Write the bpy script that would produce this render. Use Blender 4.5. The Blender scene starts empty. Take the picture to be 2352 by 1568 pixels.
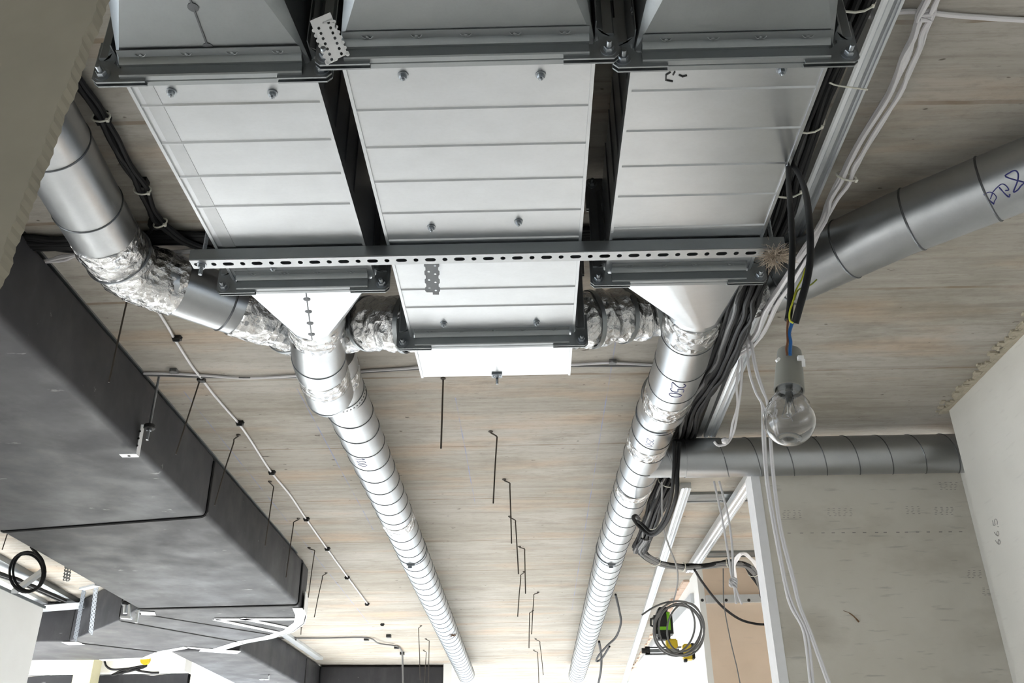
import bpy, bmesh, math, random
from mathutils import Vector as V, Matrix, noise
random.seed(7)
SC = bpy.context.scene
COL = SC.collection
CAMZ = 1.6                      # camera height above the floor; "h" below is height above the camera
CEIL = 1.372                    # ceiling height above the camera
# ------------------------------------------------------------------ camera maths (photo 2352 x 1568)
F, CX, CY = 2119.0, 1176.0, 784.0
yc = V((1230-CX, -(1910-CY), -F)).normalized()
zc = V((1130-CX, -(-3200-CY), -F)).normalized()
zc = (zc - zc.dot(yc)*yc).normalized()
xc = yc.cross(zc)
RW = Matrix((xc, yc, zc))       # camera vector -> world vector
def ray(x, y): return RW @ V((x-CX, -(y-CY), -F))
def W(v): return V((v[0], v[1], v[2]+CAMZ))
def P(x, y, h):  r = ray(x, y); return W(r*(h/r.z))
def PY(x, y, Y): r = ray(x, y); return W(r*(Y/r.y))
def PX(x, y, X): r = ray(x, y); return W(r*(X/r.x))
def H(x, y, h): return V((x, y, h+CAMZ))
ZC = CEIL+CAMZ
# ------------------------------------------------------------------ object helpers
def tag(o, label=None, cat=None, group=None, kind=None):
    if label: o['label'] = label
    if cat: o['category'] = cat
    if group: o['group'] = group
    if kind: o['kind'] = kind
    return o
def thing(name, loc, label, cat, group=None):
    o = bpy.data.objects.new(name, None); COL.objects.link(o)
    o.empty_display_size = .05; o.location = loc
    return tag(o, label, cat, group)
def base_of(o):
    while o.parent: o = o.parent
    return o.location
def obj(name, bm, mat, parent=None, smooth=False, label=None):
    bmesh.ops.recalc_face_normals(bm, faces=bm.faces)
    if parent is None:
        xs = [v.co for v in bm.verts]
        lo = V((min(c[i] for c in xs) for i in range(3))); hi = V((max(c[i] for c in xs) for i in range(3)))
        loc = V(((lo.x+hi.x)/2, (lo.y+hi.y)/2, lo.z))
    else: loc = base_of(parent)
    bmesh.ops.translate(bm, verts=bm.verts, vec=-loc)
    me = bpy.data.meshes.new(name); bm.to_mesh(me); bm.free()
    me.materials.append(mat)
    if smooth:
        me.polygons.foreach_set('use_smooth', [True]*len(me.polygons))
        if smooth != 'all':
            me.set_sharp_from_angle(angle=math.radians(38 if smooth is True else smooth))
    o = bpy.data.objects.new(name, me); COL.objects.link(o)
    if parent is None: o.location = loc
    else: o.parent = parent
    if label: o['label'] = label
    return o
def struct(name, bm, mat, **k):
    return tag(obj(name, bm, mat, **k), kind='structure')
def NB(): return bmesh.new()
def box(bm, lo, hi):
    r = bmesh.ops.create_cube(bm, size=1)
    for v in r['verts']:
        v.co = V((lo[i]+(v.co[i]+.5)*(hi[i]-lo[i]) for i in range(3)))
    return r['verts']
def boxh(bm, x0, x1, y0, y1, h0, h1): return box(bm, (x0, y0, h0+CAMZ), (x1, y1, h1+CAMZ))
def frame_of(t, up=V((0, 0, 1))):
    t = t.normalized()
    if abs(t.dot(up)) > .97: up = V((0, 1, 0))
    s = t.cross(up).normalized(); return s, s.cross(t).normalized()
def bar(bm, a, b, w, h, up=V((0, 0, 1))):
    """rectangular bar from a to b, w wide sideways, h high along up"""
    a, b = V(a), V(b); s, u = frame_of(b-a, up)
    vs = [bm.verts.new(p+s*i*w/2+u*j*h/2) for p in (a, b) for i, j in ((-1, -1), (1, -1), (1, 1), (-1, 1))]
    for f in ((0, 1, 2, 3), (7, 6, 5, 4), (0, 4, 5, 1), (1, 5, 6, 2), (2, 6, 7, 3), (3, 7, 4, 0)): bm.faces.new([vs[i] for i in f])
def extrude(bm, prof, a, b, up=V((0, 0, 1)), caps=True, closed=True):
    """profile [(s,u)] swept straight from a to b"""
    a, b = V(a), V(b); s, u = frame_of(b-a, up)
    A = [bm.verts.new(a+s*p[0]+u*p[1]) for p in prof]; B = [bm.verts.new(b+s*p[0]+u*p[1]) for p in prof]
    n = len(prof)
    for i in range(n if closed else n-1): bm.faces.new([A[i], A[(i+1) % n], B[(i+1) % n], B[i]])
    if caps and closed: bm.faces.new(A); bm.faces.new(B[::-1])
def smoothpath(pts, n=6):
    pts = [V(p) for p in pts]
    if len(pts) < 3: return pts
    out = []
    q = [pts[0]*2-pts[1]]+pts+[pts[-1]*2-pts[-2]]
    for i in range(1, len(q)-2):
        p0, p1, p2, p3 = q[i-1:i+3]
        for k in range(n):
            t = k/n
            out.append(.5*((2*p1)+(p2-p0)*t+(2*p0-5*p1+4*p2-p3)*t*t+(3*p1-p0-3*p2+p3)*t**3))
    out.append(pts[-1]); return out
def tube(bm, pts, r, seg=10, caps=True, rough=0., closed=False):
    pts = [V(p) for p in pts]; n = len(pts)
    rs = r if isinstance(r, (list, tuple)) else [r]*n
    rings = []; prev = None
    for i, p in enumerate(pts):
        if closed: t = pts[(i+1) % n]-pts[i-1]
        else: t = pts[min(i+1, n-1)]-pts[max(i-1, 0)]
        t.normalize()
        if prev is None: s, u = frame_of(t)
        else:
            s = (prev-t*prev.dot(t)).normalized(); u = s.cross(t).normalized()
        prev = s
        k = 1.
        if 0 < i < n-1 and not closed:
            c = (pts[i]-pts[i-1]).normalized().dot((pts[i+1]-pts[i]).normalized())
            k = 1/max(.75, math.sqrt(max(.01, (1+c)/2)))
        ring = []
        for j in range(seg):
            a = 2*math.pi*j/seg
            d = s*math.cos(a)+u*math.sin(a)
            rr = rs[i]
            if rough:
                rr += rough*noise.noise((p+d*rs[i])*38)+rough*.5*noise.noise((p+d*rs[i])*95)
            ring.append(bm.verts.new(p+d*rr*(k if rs[i] > .03 and k < 1.03 else 1)))
        rings.append(ring)
    for i in range(n if closed else n-1):
        A, B = rings[i], rings[(i+1) % n]
        for j in range(seg): bm.faces.new([A[j], A[(j+1) % seg], B[(j+1) % seg], B[j]])
    if caps and not closed:
        bm.faces.new(rings[0][::-1]); bm.faces.new(rings[-1])
    return rings
def lathe(bm, prof, c, axis=V((0, 0, 1)), seg=32, caps=True):
    s, u = frame_of(axis); axis = axis.normalized(); rings = []
    for r, z in prof:
        if r < 1e-6: rings.append([bm.verts.new(V(c)+axis*z)])
        else: rings.append([bm.verts.new(V(c)+axis*z+(s*math.cos(2*math.pi*j/seg)+u*math.sin(2*math.pi*j/seg))*r) for j in range(seg)])
    for A, B in zip(rings, rings[1:]):
        for j in range(seg):
            k = (j+1) % seg
            if len(A) == 1 and len(B) == 1: continue
            if len(A) == 1: bm.faces.new([A[0], B[k], B[j]])
            elif len(B) == 1: bm.faces.new([A[j], A[k], B[0]])
            else: bm.faces.new([A[j], A[k], B[k], B[j]])
    if caps:
        for R in (rings[0], rings[-1]):
            if len(R) > 2: bm.faces.new(R)
def poly_slab(bm, pts, z0, z1):
    A = [bm.verts.new((p[0], p[1], z0)) for p in pts]; B = [bm.verts.new((p[0], p[1], z1)) for p in pts]
    n = len(pts); bm.faces.new(A[::-1]); bm.faces.new(B)
    for i in range(n): bm.faces.new([A[i], A[(i+1) % n], B[(i+1) % n], B[i]])
def hexnut(bm, c, axis, r, h, up=V((0, 0, 1))):
    lathe(bm, [(r, 0), (r, h*.8), (r*.86, h)], c, axis, seg=6)
def perf_plate(bm, o, ux, uy, n, cells, th):
    """plate of rectangular cells, each with an oval hole. cells: (cx,cy,w,h,hx,hy); o origin, ux/uy in-plane axes, n normal"""
    K = 24
    for cx_, cy_, w, h, hx, hy in cells:
        rr = []
        for z in (0, th):
            outer, inner = [], []
            for k in range(K):
                a = 2*math.pi*(k+.5)/K+math.pi/K*0; c, s_ = math.cos(a), math.sin(a)
                m = max(abs(c)/(w/2), abs(s_)/(h/2)); ox, oy = c/m, s_/m
                # snap near corners
                if abs(abs(ox)-w/2) < w*.14 and abs(abs(oy)-h/2) < h*.14: ox = math.copysign(w/2, ox); oy = math.copysign(h/2, oy)
                if hx >= hy: ix = math.copysign(hx-hy, c)*(1 if abs(c) > .05 else 0)+hy*c; iy = hy*s_
                else: ix = hx*c; iy = math.copysign(hy-hx, s_)*(1 if abs(s_) > .05 else 0)+hx*s_
                outer.append(bm.verts.new(o+ux*(cx_+ox)+uy*(cy_+oy)+n*z)); inner.append(bm.verts.new(o+ux*(cx_+ix)+uy*(cy_+iy)+n*z))
            rr.append((outer, inner))
        (O0, I0), (O1, I1) = rr
        for k in range(K):
            l = (k+1) % K
            bm.faces.new([O0[k], O0[l], I0[l], I0[k]]); bm.faces.new([O1[k], I1[k], I1[l], O1[l]])
            bm.faces.new([I0[k], I0[l], I1[l], I1[k]]); bm.faces.new([O0[l], O0[k], O1[k], O1[l]])
# ------------------------------------------------------------------ materials
def srgb(c):
    return tuple(((x/255)/12.92 if x/255 <= .04045 else ((x/255+.055)/1.055)**2.4) for x in c)+(1,)
class M:
    def __init__(s, name):
        s.m = bpy.data.materials.new(name); s.m.use_nodes = True
        s.t = s.m.node_tree; s.n = s.t.nodes; s.b = s.n['Principled BSDF']; s.geo = s.n.new('ShaderNodeNewGeometry')
    def set(s, **k):
        for a, v in k.items():
            s.b.inputs[a.replace('_', ' ')].default_value = v
        return s
    def link(s, a, b): s.t.links.new(a, b)
    def noise(s, scale=5, sc=(1, 1, 1), detail=4, rough=.55, src=None):
        mp = s.n.new('ShaderNodeMapping'); mp.inputs['Scale'].default_value = sc
        s.link(src or s.geo.outputs['Position'], mp.inputs['Vector'])
        x = s.n.new('ShaderNodeTexNoise'); x.inputs['Scale'].default_value = scale
        x.inputs['Detail'].default_value = detail; x.inputs['Roughness'].default_value = rough
        s.link(mp.outputs[0], x.inputs['Vector']); return x.outputs['Fac']
    def ramp(s, f, stops):
        r = s.n.new('ShaderNodeValToRGB'); e = r.color_ramp.elements
        while len(e) > 1: e.remove(e[-1])
        e[0].position, e[0].color = stops[0][0], stops[0][1]
        for p, c in stops[1:]:
            k = e.new(p); k.color = c
        s.link(f, r.inputs[0]); return r.outputs[0]
    def g(s, f, a, b, p0=.3, p1=.7): return s.ramp(f, [(p0, (a, a, a, 1)), (p1, (b, b, b, 1))])
    def mix(s, fac, a, b, mode='MIX'):
        x = s.n.new('ShaderNodeMix'); x.data_type = 'RGBA'; x.blend_type = mode
        for i, v in ((0, fac), (6, a), (7, b)):
            if isinstance(v, (int, float)): x.inputs[i].default_value = v
            elif isinstance(v, tuple): x.inputs[i].default_value = v
            else: s.link(v, x.inputs[i])
        return x.outputs[2]
    def math(s, op, a, b=0., c=None):
        x = s.n.new('ShaderNodeMath'); x.operation = op
        for i, v in enumerate((a, b, c)):
            if v is None: continue
            if isinstance(v, (int, float)): x.inputs[i].default_value = v
            else: s.link(v, x.inputs[i])
        return x.outputs[0]
    def xyz(s):
        x = s.n.new('ShaderNodeSeparateXYZ'); s.link(s.geo.outputs['Position'], x.inputs[0]); return x.outputs
    def bump(s, h, dist=.002, strength=.5):
        b = s.n.new('ShaderNodeBump'); b.inputs['Distance'].default_value = dist; b.inputs['Strength'].default_value = strength
        s.link(h, b.inputs['Height']); s.link(b.outputs[0], s.b.inputs['Normal'])
    def col(s, c): s.link(c, s.b.inputs['Base Color']); return s
    def rough(s, c): s.link(c, s.b.inputs['Roughness']); return s
def plain(name, c, rough=.5, metal=0., var=.12, scale=30, **k):
    m = M(name); m.set(Metallic=metal, Roughness=rough, **k)
    c = srgb(c); n = m.noise(scale, detail=5)
    m.col(m.mix(n, tuple(x*(1-var) for x in c[:3])+(1,), tuple(min(1, x*(1+var)) for x in c[:3])+(1,)))
    return m.m
def galv_mat(name, tint=(222, 226, 230), r0=.22, r1=.42, sc=(1, 1, 1), bump=.0004, fine=220):
    m = M(name); m.set(Metallic=1.)
    big = m.noise(5, detail=3); fn = m.noise(fine, sc=sc, detail=5); md = m.noise(26, sc=sc, detail=5)
    t = srgb(tint)
    a = m.mix(m.g(md, 0, 1, .05, .95), tuple(x*.86 for x in t[:3])+(1,), t)
    a = m.mix(m.g(fn, 0, .25, .45, .75), a, tuple(x*.8 for x in t[:3])+(1,))
    m.col(a)
    m.rough(m.mix(m.g(m.noise(9, detail=2), 0, 1, .05, .95), (r0,)*3+(1,), (r1,)*3+(1,)))
    wav = m.math('ADD', m.math('MULTIPLY', big, .8), m.math('MULTIPLY', fn, .012))
    m.bump(wav, .004, .3)
    return m.m
GALV = galv_mat('galvanised_sheet', (196, 200, 204), .26, .34, sc=(.6, 1, 1))
GALVP = galv_mat('galvanised_pipe', (178, 181, 184), .25, .45, sc=(1, 1, 1), fine=160)
GALVD = galv_mat('galvanised_dull', (150, 154, 156), .34, .55)
WELD = plain('heat_darkened_weld', (96, 98, 101), .55, metal=.6)
STEEL = galv_mat('zinc_steel', (160, 165, 170), .25, .45, fine=90)
m = M('aluminium_foil_tape'); m.set(Metallic=1., Roughness=.17); m.col(m.g(m.noise(20), .5, .68))
vo = m.n.new('ShaderNodeTexVoronoi'); vo.feature = 'F1'; vo.inputs['Scale'].default_value = 42
m.link(m.geo.outputs['Position'], vo.inputs['Vector'])
m.bump(m.math('ADD', vo.outputs['Distance'], m.noise(60, detail=6)), .012, .75); FOIL = m.m
# board-marked concrete ceiling
m = M('board_marked_concrete'); m.set(Roughness=.86)
X, Y, Z = m.xyz()
grain = m.noise(3.2, sc=(.9, 9, 1), detail=9, rough=.66); patch = m.noise(1.5, sc=(.7, 1.6, 1), detail=5); fine = m.noise(70, sc=(.35, 1, 1), detail=6, rough=.7)
c = m.mix(m.g(grain, 0, 1, .30, .70), srgb((150, 144, 133)), srgb((172, 167, 158)))
c = m.mix(m.g(patch, 0, .55, .42, .66), c, srgb((192, 188, 181)))
c = m.mix(m.g(m.noise(2.3, sc=(.6, 2.5, 1), detail=6), 0, .6, .52, .72), c, srgb((186, 157, 128)))
c = m.mix(m.g(m.noise(11, sc=(.22, 3, 1), detail=7, rough=.7), 0, .55, .60, .72), c, srgb((118, 110, 98)))
c = m.mix(m.g(m.noise(4.2, sc=(.5, 1.5, 1), detail=7, rough=.7), 0, .6, .52, .66), c, srgb((138, 131, 119)))
c = m.mix(m.g(fine, 0, .28, .5, .72), c, srgb((105, 98, 88)))
c = m.mix(m.g(m.noise(38, sc=(.5, 1, 1), detail=2), 0, .8, .715, .75), c, srgb((74, 66, 56)))
# board joints at irregular spacing across the room
wob = m.math('MULTIPLY', m.math('SUBTRACT', m.noise(2.5), .5), .03)
Yw = m.math('ADD', Y, wob)
joint = None
for yj in (0.62, 0.98, 1.30, 1.53, 1.90, 2.30, 2.83, 3.47, 4.13, 4.83, 5.46, 6.25, 7.02, 7.75, 8.5, 9.2):
    d = m.math('LESS_THAN', m.math('ABSOLUTE', m.math('SUBTRACT', Yw, yj)), .006)
    joint = d if joint is None else m.math('ADD', joint, d)
jf = m.math('MULTIPLY', joint, m.g(m.noise(6, sc=(1, .2, 1)), .15, .75, .35, .6))
c = m.mix(jf, c, srgb((128, 112, 92)))
for xj, ya, yb in ((.285, 2.3, 6.6), (-.255, 3.0, 4.2), (-.80, 2.9, 4.6), (-1.2, 2.9, 7)):
    l = m.math('LESS_THAN', m.math('ABSOLUTE', m.math('SUBTRACT', m.math('ADD', X, m.math('MULTIPLY', wob, .15)), xj)), .0022)
    l = m.math('MULTIPLY', l, m.math('MULTIPLY', m.math('GREATER_THAN', Y, ya), m.math('LESS_THAN', Y, yb)))
    c = m.mix(m.math('MULTIPLY', l, m.g(m.noise(9), .1, .75, .4, .6)), c, srgb((140, 150, 190)))
c = m.mix(m.g(m.noise(7, sc=(.12, 5, 1), detail=8, rough=.75), 0, .5, .50, .70), c, srgb((128, 120, 107)))
m.col(c)
m.bump(m.math('ADD', m.math('ADD', grain, m.math('MULTIPLY', fine, .5)), m.math('MULTIPLY', joint, -1.2)), .006, .5); CONC = m.m
def plaster(name, a, b, stain=.0):
    m = M(name); m.set(Roughness=.8)
    c = m.mix(m.g(m.noise(3, detail=5), 0, 1), srgb(a), srgb(b))
    if stain:
        c = m.mix(m.g(m.noise(2.2, sc=(1, 1, 2.2), detail=6), 0, stain, .5, .7), c, srgb((150, 142, 126)))
        c = m.mix(m.g(m.noise(9, sc=(1, 1, 8), detail=6), 0, stain, .6, .72), c, srgb((128, 126, 122)))
    m.col(c); m.bump(m.noise(120, detail=5), .001, .3); return m.m
BOARD = plaster('grey_plasterboard', (216, 212, 202), (202, 197, 185), .4)
PAINT = plaster('white_plaster', (238, 238, 236), (230, 230, 227))
RWALL = plaster('filled_plaster_wall', (232, 230, 224), (224, 222, 216), .1)
BEIGE = plaster('beige_plasterboard', (232, 212, 192), (224, 202, 180), .1)
FLOORM = plaster('screed_floor', (226, 225, 222), (216, 214, 210))
EDGE = plain('board_core_edge', (236, 236, 238), .85, var=.06)
CRUMB = plain('plaster_crumbs', (178, 170, 152), .95, var=.3, scale=60)
m = M('rubber_insulation'); m.set(Roughness=.5); m.b.inputs['Specular IOR Level'].default_value = .38
c = m.mix(m.g(m.noise(2.5, detail=4), 0, 1, .3, .7), srgb((44, 44, 47)), srgb((54, 54, 58)))
c = m.mix(m.g(m.noise(7, sc=(1, 1, .35), detail=7, rough=.7), 0, .3, .5, .72), c, srgb((86, 85, 85)))
c = m.mix(m.g(m.noise(26, sc=(.35, 1, 1), detail=5), 0, .6, .70, .76), c, srgb((158, 158, 158)))
m.col(c); m.rough(m.g(m.noise(6, detail=5), .5, .7))
m.bump(m.math('ADD', m.noise(1.6, sc=(.5, 1.8, 1), detail=1), m.math('MULTIPLY', m.noise(60), .004)), .03, .3); RUB = m.m
RUBSEAM = plain('insulation_joint_tape', (30, 30, 32), .55)
BLACKC = plain('black_cable_sheath', (17, 17, 19), .6, var=.25)
BLACKC.node_tree.nodes['Principled BSDF'].inputs['Specular IOR Level'].default_value = .3
GREYC = plain('grey_cable_sheath', (108, 108, 108), .55)
SEAM = galv_mat('pipe_lock_seam', (105, 108, 111), .35, .5)
WHITEC = plain('white_cable_sheath', (222, 220, 222), .45, var=.05)
TIE = plain('nylon_tie', (222, 220, 208), .4, var=.05)
DARKW = plain('dark_wire', (74, 68, 62), .5, metal=.5)
CLIP = plain('black_plastic', (24, 24, 25), .5)
SOCK = plain('grey_socket_plastic', (132, 131, 124), .55, var=.05)
BLUE = plain('blue_wire', (26, 88, 150), .4); BROWN = plain('brown_wire', (104, 66, 42), .4)
YEL = plain('yellow_green_wire', (186, 190, 40), .4); GREENW = plain('green_wire', (120, 130, 30), .4)
TAPE = plain('white_foil_tape_edge', (235, 236, 238), .35, metal=.2, var=.04)
INK = plain('blue_marker_ink', (38, 40, 110), .6); BINK = plain('black_marker_ink', (28, 27, 28), .6)
PENCIL = plain('pencil_mark', (120, 118, 116), .8); BRUSH = plain('dark_foreground_board', (150, 144, 130), .9, var=.14, scale=14)
FUR = plain('hemp_fibre', (172, 158, 142), .9, var=.25, scale=200)
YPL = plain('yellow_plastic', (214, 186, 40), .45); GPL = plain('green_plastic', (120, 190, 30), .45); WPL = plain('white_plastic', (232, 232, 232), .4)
FROST = plain('galvanised_bright_track', (214, 218, 222), .42, metal=.75, var=.12, scale=12)
WIN = M('daylight_sky_pane'); 
m = M('clear_glass'); m.set(Roughness=.0, IOR=1.45, Transmission_Weight=1.); GLASS = m.m
SPRAY = plain('dried_splash', (120, 92, 66), .9, var=.3)
# ------------------------------------------------------------------ setting
X0, X1, Y0, Y1 = -6.2, 4.2, -3.2, 11.5
b = NB(); box(b, (X0, Y0, -.1), (X1, Y1, 0)); struct('floor', b, FLOORM)
b = NB(); box(b, (X0, Y0, ZC), (X1, Y1, ZC+.2)); struct('ceiling', b, CONC)
b = NB(); box(b, (X0, Y0-.15, 0), (X1, Y0, ZC)); struct('wall_back', b, PAINT)
def wall_openings(name, axis, at, th, lo, hi, ops, mat):
    """wall in plane axis=at, from lo..hi along the other axis, with rectangular openings (a,b,z0,z1)"""
    b = NB(); cuts = sorted(ops); p = lo
    def bx(a, c, z0, z1):
        if c-a < 1e-4 or z1-z0 < 1e-4: return
        if axis == 'y': box(b, (a, at, z0), (c, at+th, z1))
        else: box(b, (at, a, z0), (at+th, c, z1))
    for a, c, z0, z1 in cuts:
        bx(p, a, 0, ZC); bx(a, c, 0, z0); bx(a, c, z1, ZC); p = c
    bx(p, hi, 0, ZC); return struct(name, b, mat)
far_ops = [(-5.6, -3.0, .3, 2.65), (-2.6, .0, .3, 2.65), (.4, 3.4, .3, 2.65)]
wall_openings('wall_far', 'y', Y1, .2, X0, X1, far_ops, PAINT)
left_ops = [(-2.4, .2, .5, 2.5), (.8, 4.0, .3, 2.6), (4.3, 7.4, .3, 2.6), (7.9, 10.9, .3, 2.7)]  # unseen side windows, enlarged to put more light on the floor
wall_openings('wall_left', 'x', X0-.2, .2, Y0, Y1, left_ops, PAINT)
added_right_ops = [(4.6, 8.8, .3, 2.6)]  # unseen opening added to brighten the room with the beige wall
wall_openings('wall_right_outer', 'x', X1, .2, Y0, Y1, added_right_ops, PAINT)
nw = 0
def window(axis, at, a, c, z0, z1):
    global nw; nw += 1
    b = NB(); w = .05
    def bx(p, q, s, t):
        if axis == 'y': box(b, (p, at+.06, s), (q, at+.12, t))
        else: box(b, (at-.14, p, s), (at-.08, q, t))
    bx(a, c, z0, z0+w); bx(a, c, z1-w, z1); mid = (a+c)/2
    for e in (a, mid-w/2, c-w): bx(e, e+w, z0+w, z1-w)
    struct('window_%d' % nw, b, WPL)
for o in far_ops: window('y', Y1, *o)
for o in left_ops: window('x', X0, *o)
for o in added_right_ops: window('x', X1+.2, *o)  # frame for the added right opening
# right plaster wall (runs away from the camera, ends in an outer corner)
YR = 3.18
b = NB(); box(b, (1.565, -1.5, 0), (1.80, YR, ZC)); struct('wall_right', b, RWALL)
# ragged filler where it meets the ceiling
b = NB()
for i in range(420):
    y = random.uniform(1.7, YR+.03); x = 1.565-abs(random.gauss(0, .02))-.001; s = random.uniform(.003, .013)
    box(b, (x-s, y-s, ZC-.004-s*.35), (x+s, y+s, ZC-.0002))
N_ = 160
ed = [(1.566-.012-.016*abs(noise.noise(V((i*.31, 4, 0))))-.012*abs(noise.noise(V((i*.9, 1, 0)))), -1.4+(YR+1.4)*i/N_) for i in range(N_+1)]
poly_slab(b, [(1.566, YR), (1.566, -1.4)]+ed, ZC-.008, ZC-.0004)
struct('trim_1', b, CRUMB)
# front plasterboard wall behind the horizontal pipe
YF = 3.46
xl = PY(1745, 1100, YF).x; 
b = NB(); box(b, (xl, YF, 0), (1.80, YF+.012, ZC-.12))
struct('wall_front', b, BOARD)
b = NB(); box(b, (xl-.034, YF-.002, 0), (xl, YF+.10, ZC-.135)); struct('trim_2', b, EDGE)
b = NB(); box(b, (1.685, YR+.001, 0), (1.80, YF-.001, ZC-.002)); struct('wall_return', b, RWALL)
# dashed screw line and printed marks on the board
b = NB()
for i in range(17):
    p = PY(1815+i*24.5+random.uniform(-3, 3), 1224-i*.2, YF); box(b, (p.x-.006, YF-.0012, p.z-.001), (p.x+.006, YF+.001, p.z+.001))
for (mx, my, n) in ((1800, 1172, 4), (1905, 1168, 5), (2085, 1163, 3), (2150, 1165, 4), (2160, 1108, 4), (2225, 1310, 3), (2260, 1350, 3)):
    for k in range(n*5):
        p = PY(mx+(k % n)*12+random.uniform(-3, 3), my+(k//n)*4, YF)
        if p.x < 1.68: box(b, (p.x-.004, YF-.0008, p.z-.0006), (p.x+.004, YF+.001, p.z+.0006))
obj('printed_marks', b, PENCIL, bpy.data.objects['wall_front'])
b = NB(); p = PY(1950, 1408, YF); q = PY(1972, 1425, YF)
tube(b, smoothpath([PY(1937, 1402, YF-.002), PY(1950, 1407, YF-.003), PY(1962, 1416, YF-.003), PY(1973, 1428, YF-.002)]), [.001]*7+[.002]*8+[.003]*4, 6)
tag(obj('dried_leaf', b, SPRAY), 'small brown shrivelled leaf stuck on the grey plasterboard wall', 'leaf')
# left partition board (stops below the ceiling)
pl = P(100, 1397, 1.15)
b = NB(); box(b, (pl.x-.10, 2.5, 0), (pl.x, pl.y, 1.15+CAMZ)); struct('wall_left_partition', b, PAINT)
b = NB(); box(b, (pl.x-.11, 2.5, 1.15+CAMZ), (pl.x+.006, pl.y+.01, 1.165+CAMZ)); 
tag(obj('steel_top_track', b, GALVD), 'grey steel track capping the white partition at the left edge', 'steel profile')
# white wall with window at far left
b = NB()
hw = PY(150, 1545, 7.6).z
box(b, (X0, 7.6, hw), (-2.75, 7.75, ZC)); struct('wall_far_left', b, PAINT)
b = NB(); pc = PY(210, 1530, 7.58)
box(b, (pc.x-.07, 7.45, 0), (pc.x+.07, 7.6, pc.z+.2)); struct('trim_3', b, plain('cream_column_paint', (226, 222, 188), .7, var=.05))
b = NB(); z = PY(100, 1552, 7.7).z
n = 24
top = [(X0+ (-2.75-X0)*i/n, z+.02*noise.noise(V((i*.7, 0, 0)))) for i in range(n+1)]
A = [b.verts.new((x, 7.70, zz)) for x, zz in top]; B = [b.verts.new((x, 7.76, zz)) for x, zz in top]
A2 = [b.verts.new((x, 7.70, z-.5)) for x, zz in top]; B2 = [b.verts.new((x, 7.76, z-.5)) for x, zz in top]
for i in range(n):
    for q in ((A[i], A[i+1], A2[i+1], A2[i]), (B[i], B2[i], B2[i+1], B[i+1]), (A[i], B[i], B[i+1], A[i+1]), (A2[i], A2[i+1], B2[i+1], B2[i])): b.faces.new(q)
tag(obj('black_sheeting', b, RUB), 'black plastic sheeting hung across the far left window opening', 'sheeting')
# right rooms beyond the opening
YB = 5.5
b = NB(); box(b, (1.02, YB, 0), (2.6, YB+.1, ZC)); struct('wall_beige', b, BEIGE)
b = NB(); box(b, (.985, YB-.0, 0), (1.02, 10.2, ZC)); struct('wall_white_side', b, PAINT)
b = NB()
for i in range(300):
    y = random.uniform(YB+.3, 10); s = random.uniform(.006, .02)
    box(b, (.985-s*1.6-abs(random.gauss(0, .01)), y-s*2, ZC-.006-s*.4), (.986, y+s*2, ZC-.0002))
struct('trim_4', b, plain('orange_filler', (214, 190, 172), .9, var=.15))
# ------------------------------------------------------------------ ducts
HB, HT = 1.09, 1.31
def duct_body(parent, x0, x1, y0, y1, beads, name='duct_body', hb=HB, ht=HT, mat=GALV):
    b = NB(); st = [(y0, 0)]
    for yb in beads: st += [(yb-.0035, 0), (yb-.0008, .0024), (yb+.0008, .0024), (yb+.0035, 0)]
    st.append((y1, 0)); rings = []
    for y, o in st:
        rings.append([b.verts.new(H(x, y, h)) for x, h in ((x0-o, hb-o), (x1+o, hb-o), (x1+o, ht+o), (x0-o, ht+o))])
    for A, B in zip(rings, rings[1:]):
        for j in range(4): b.faces.new([A[j], A[(j+1) % 4], B[(j+1) % 4], B[j]])
    b.faces.new(rings[0]); b.faces.new(rings[-1])
    # standing corner seam along the lower edges
    o = obj(name, b, mat, parent)
    b = NB()
    for x in (x0, x1):
        boxh(b, x-.003, x+.003, y0, y1, hb-.003, hb+.022)
    obj('corner_seam', b, mat, parent)
    return o
def screw(parent, x, y, h):
    b = NB(); c = H(x, y, h)
    lathe(b, [(.0088, -.0005), (.0088, -.002), (.005, -.0025)], c, V((0, 0, 1)), 18); hexnut(b, c-V((0, 0, .002)), V((0, 0, -1)), .0062, .0065)
    lathe(b, [(.0026, .006), (.0026, .011), (.0008, .013)], c-V((0, 0, .0)), V((0, 0, -1)), 10)
    obj('screw', b, STEEL, parent, smooth=True)
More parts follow.
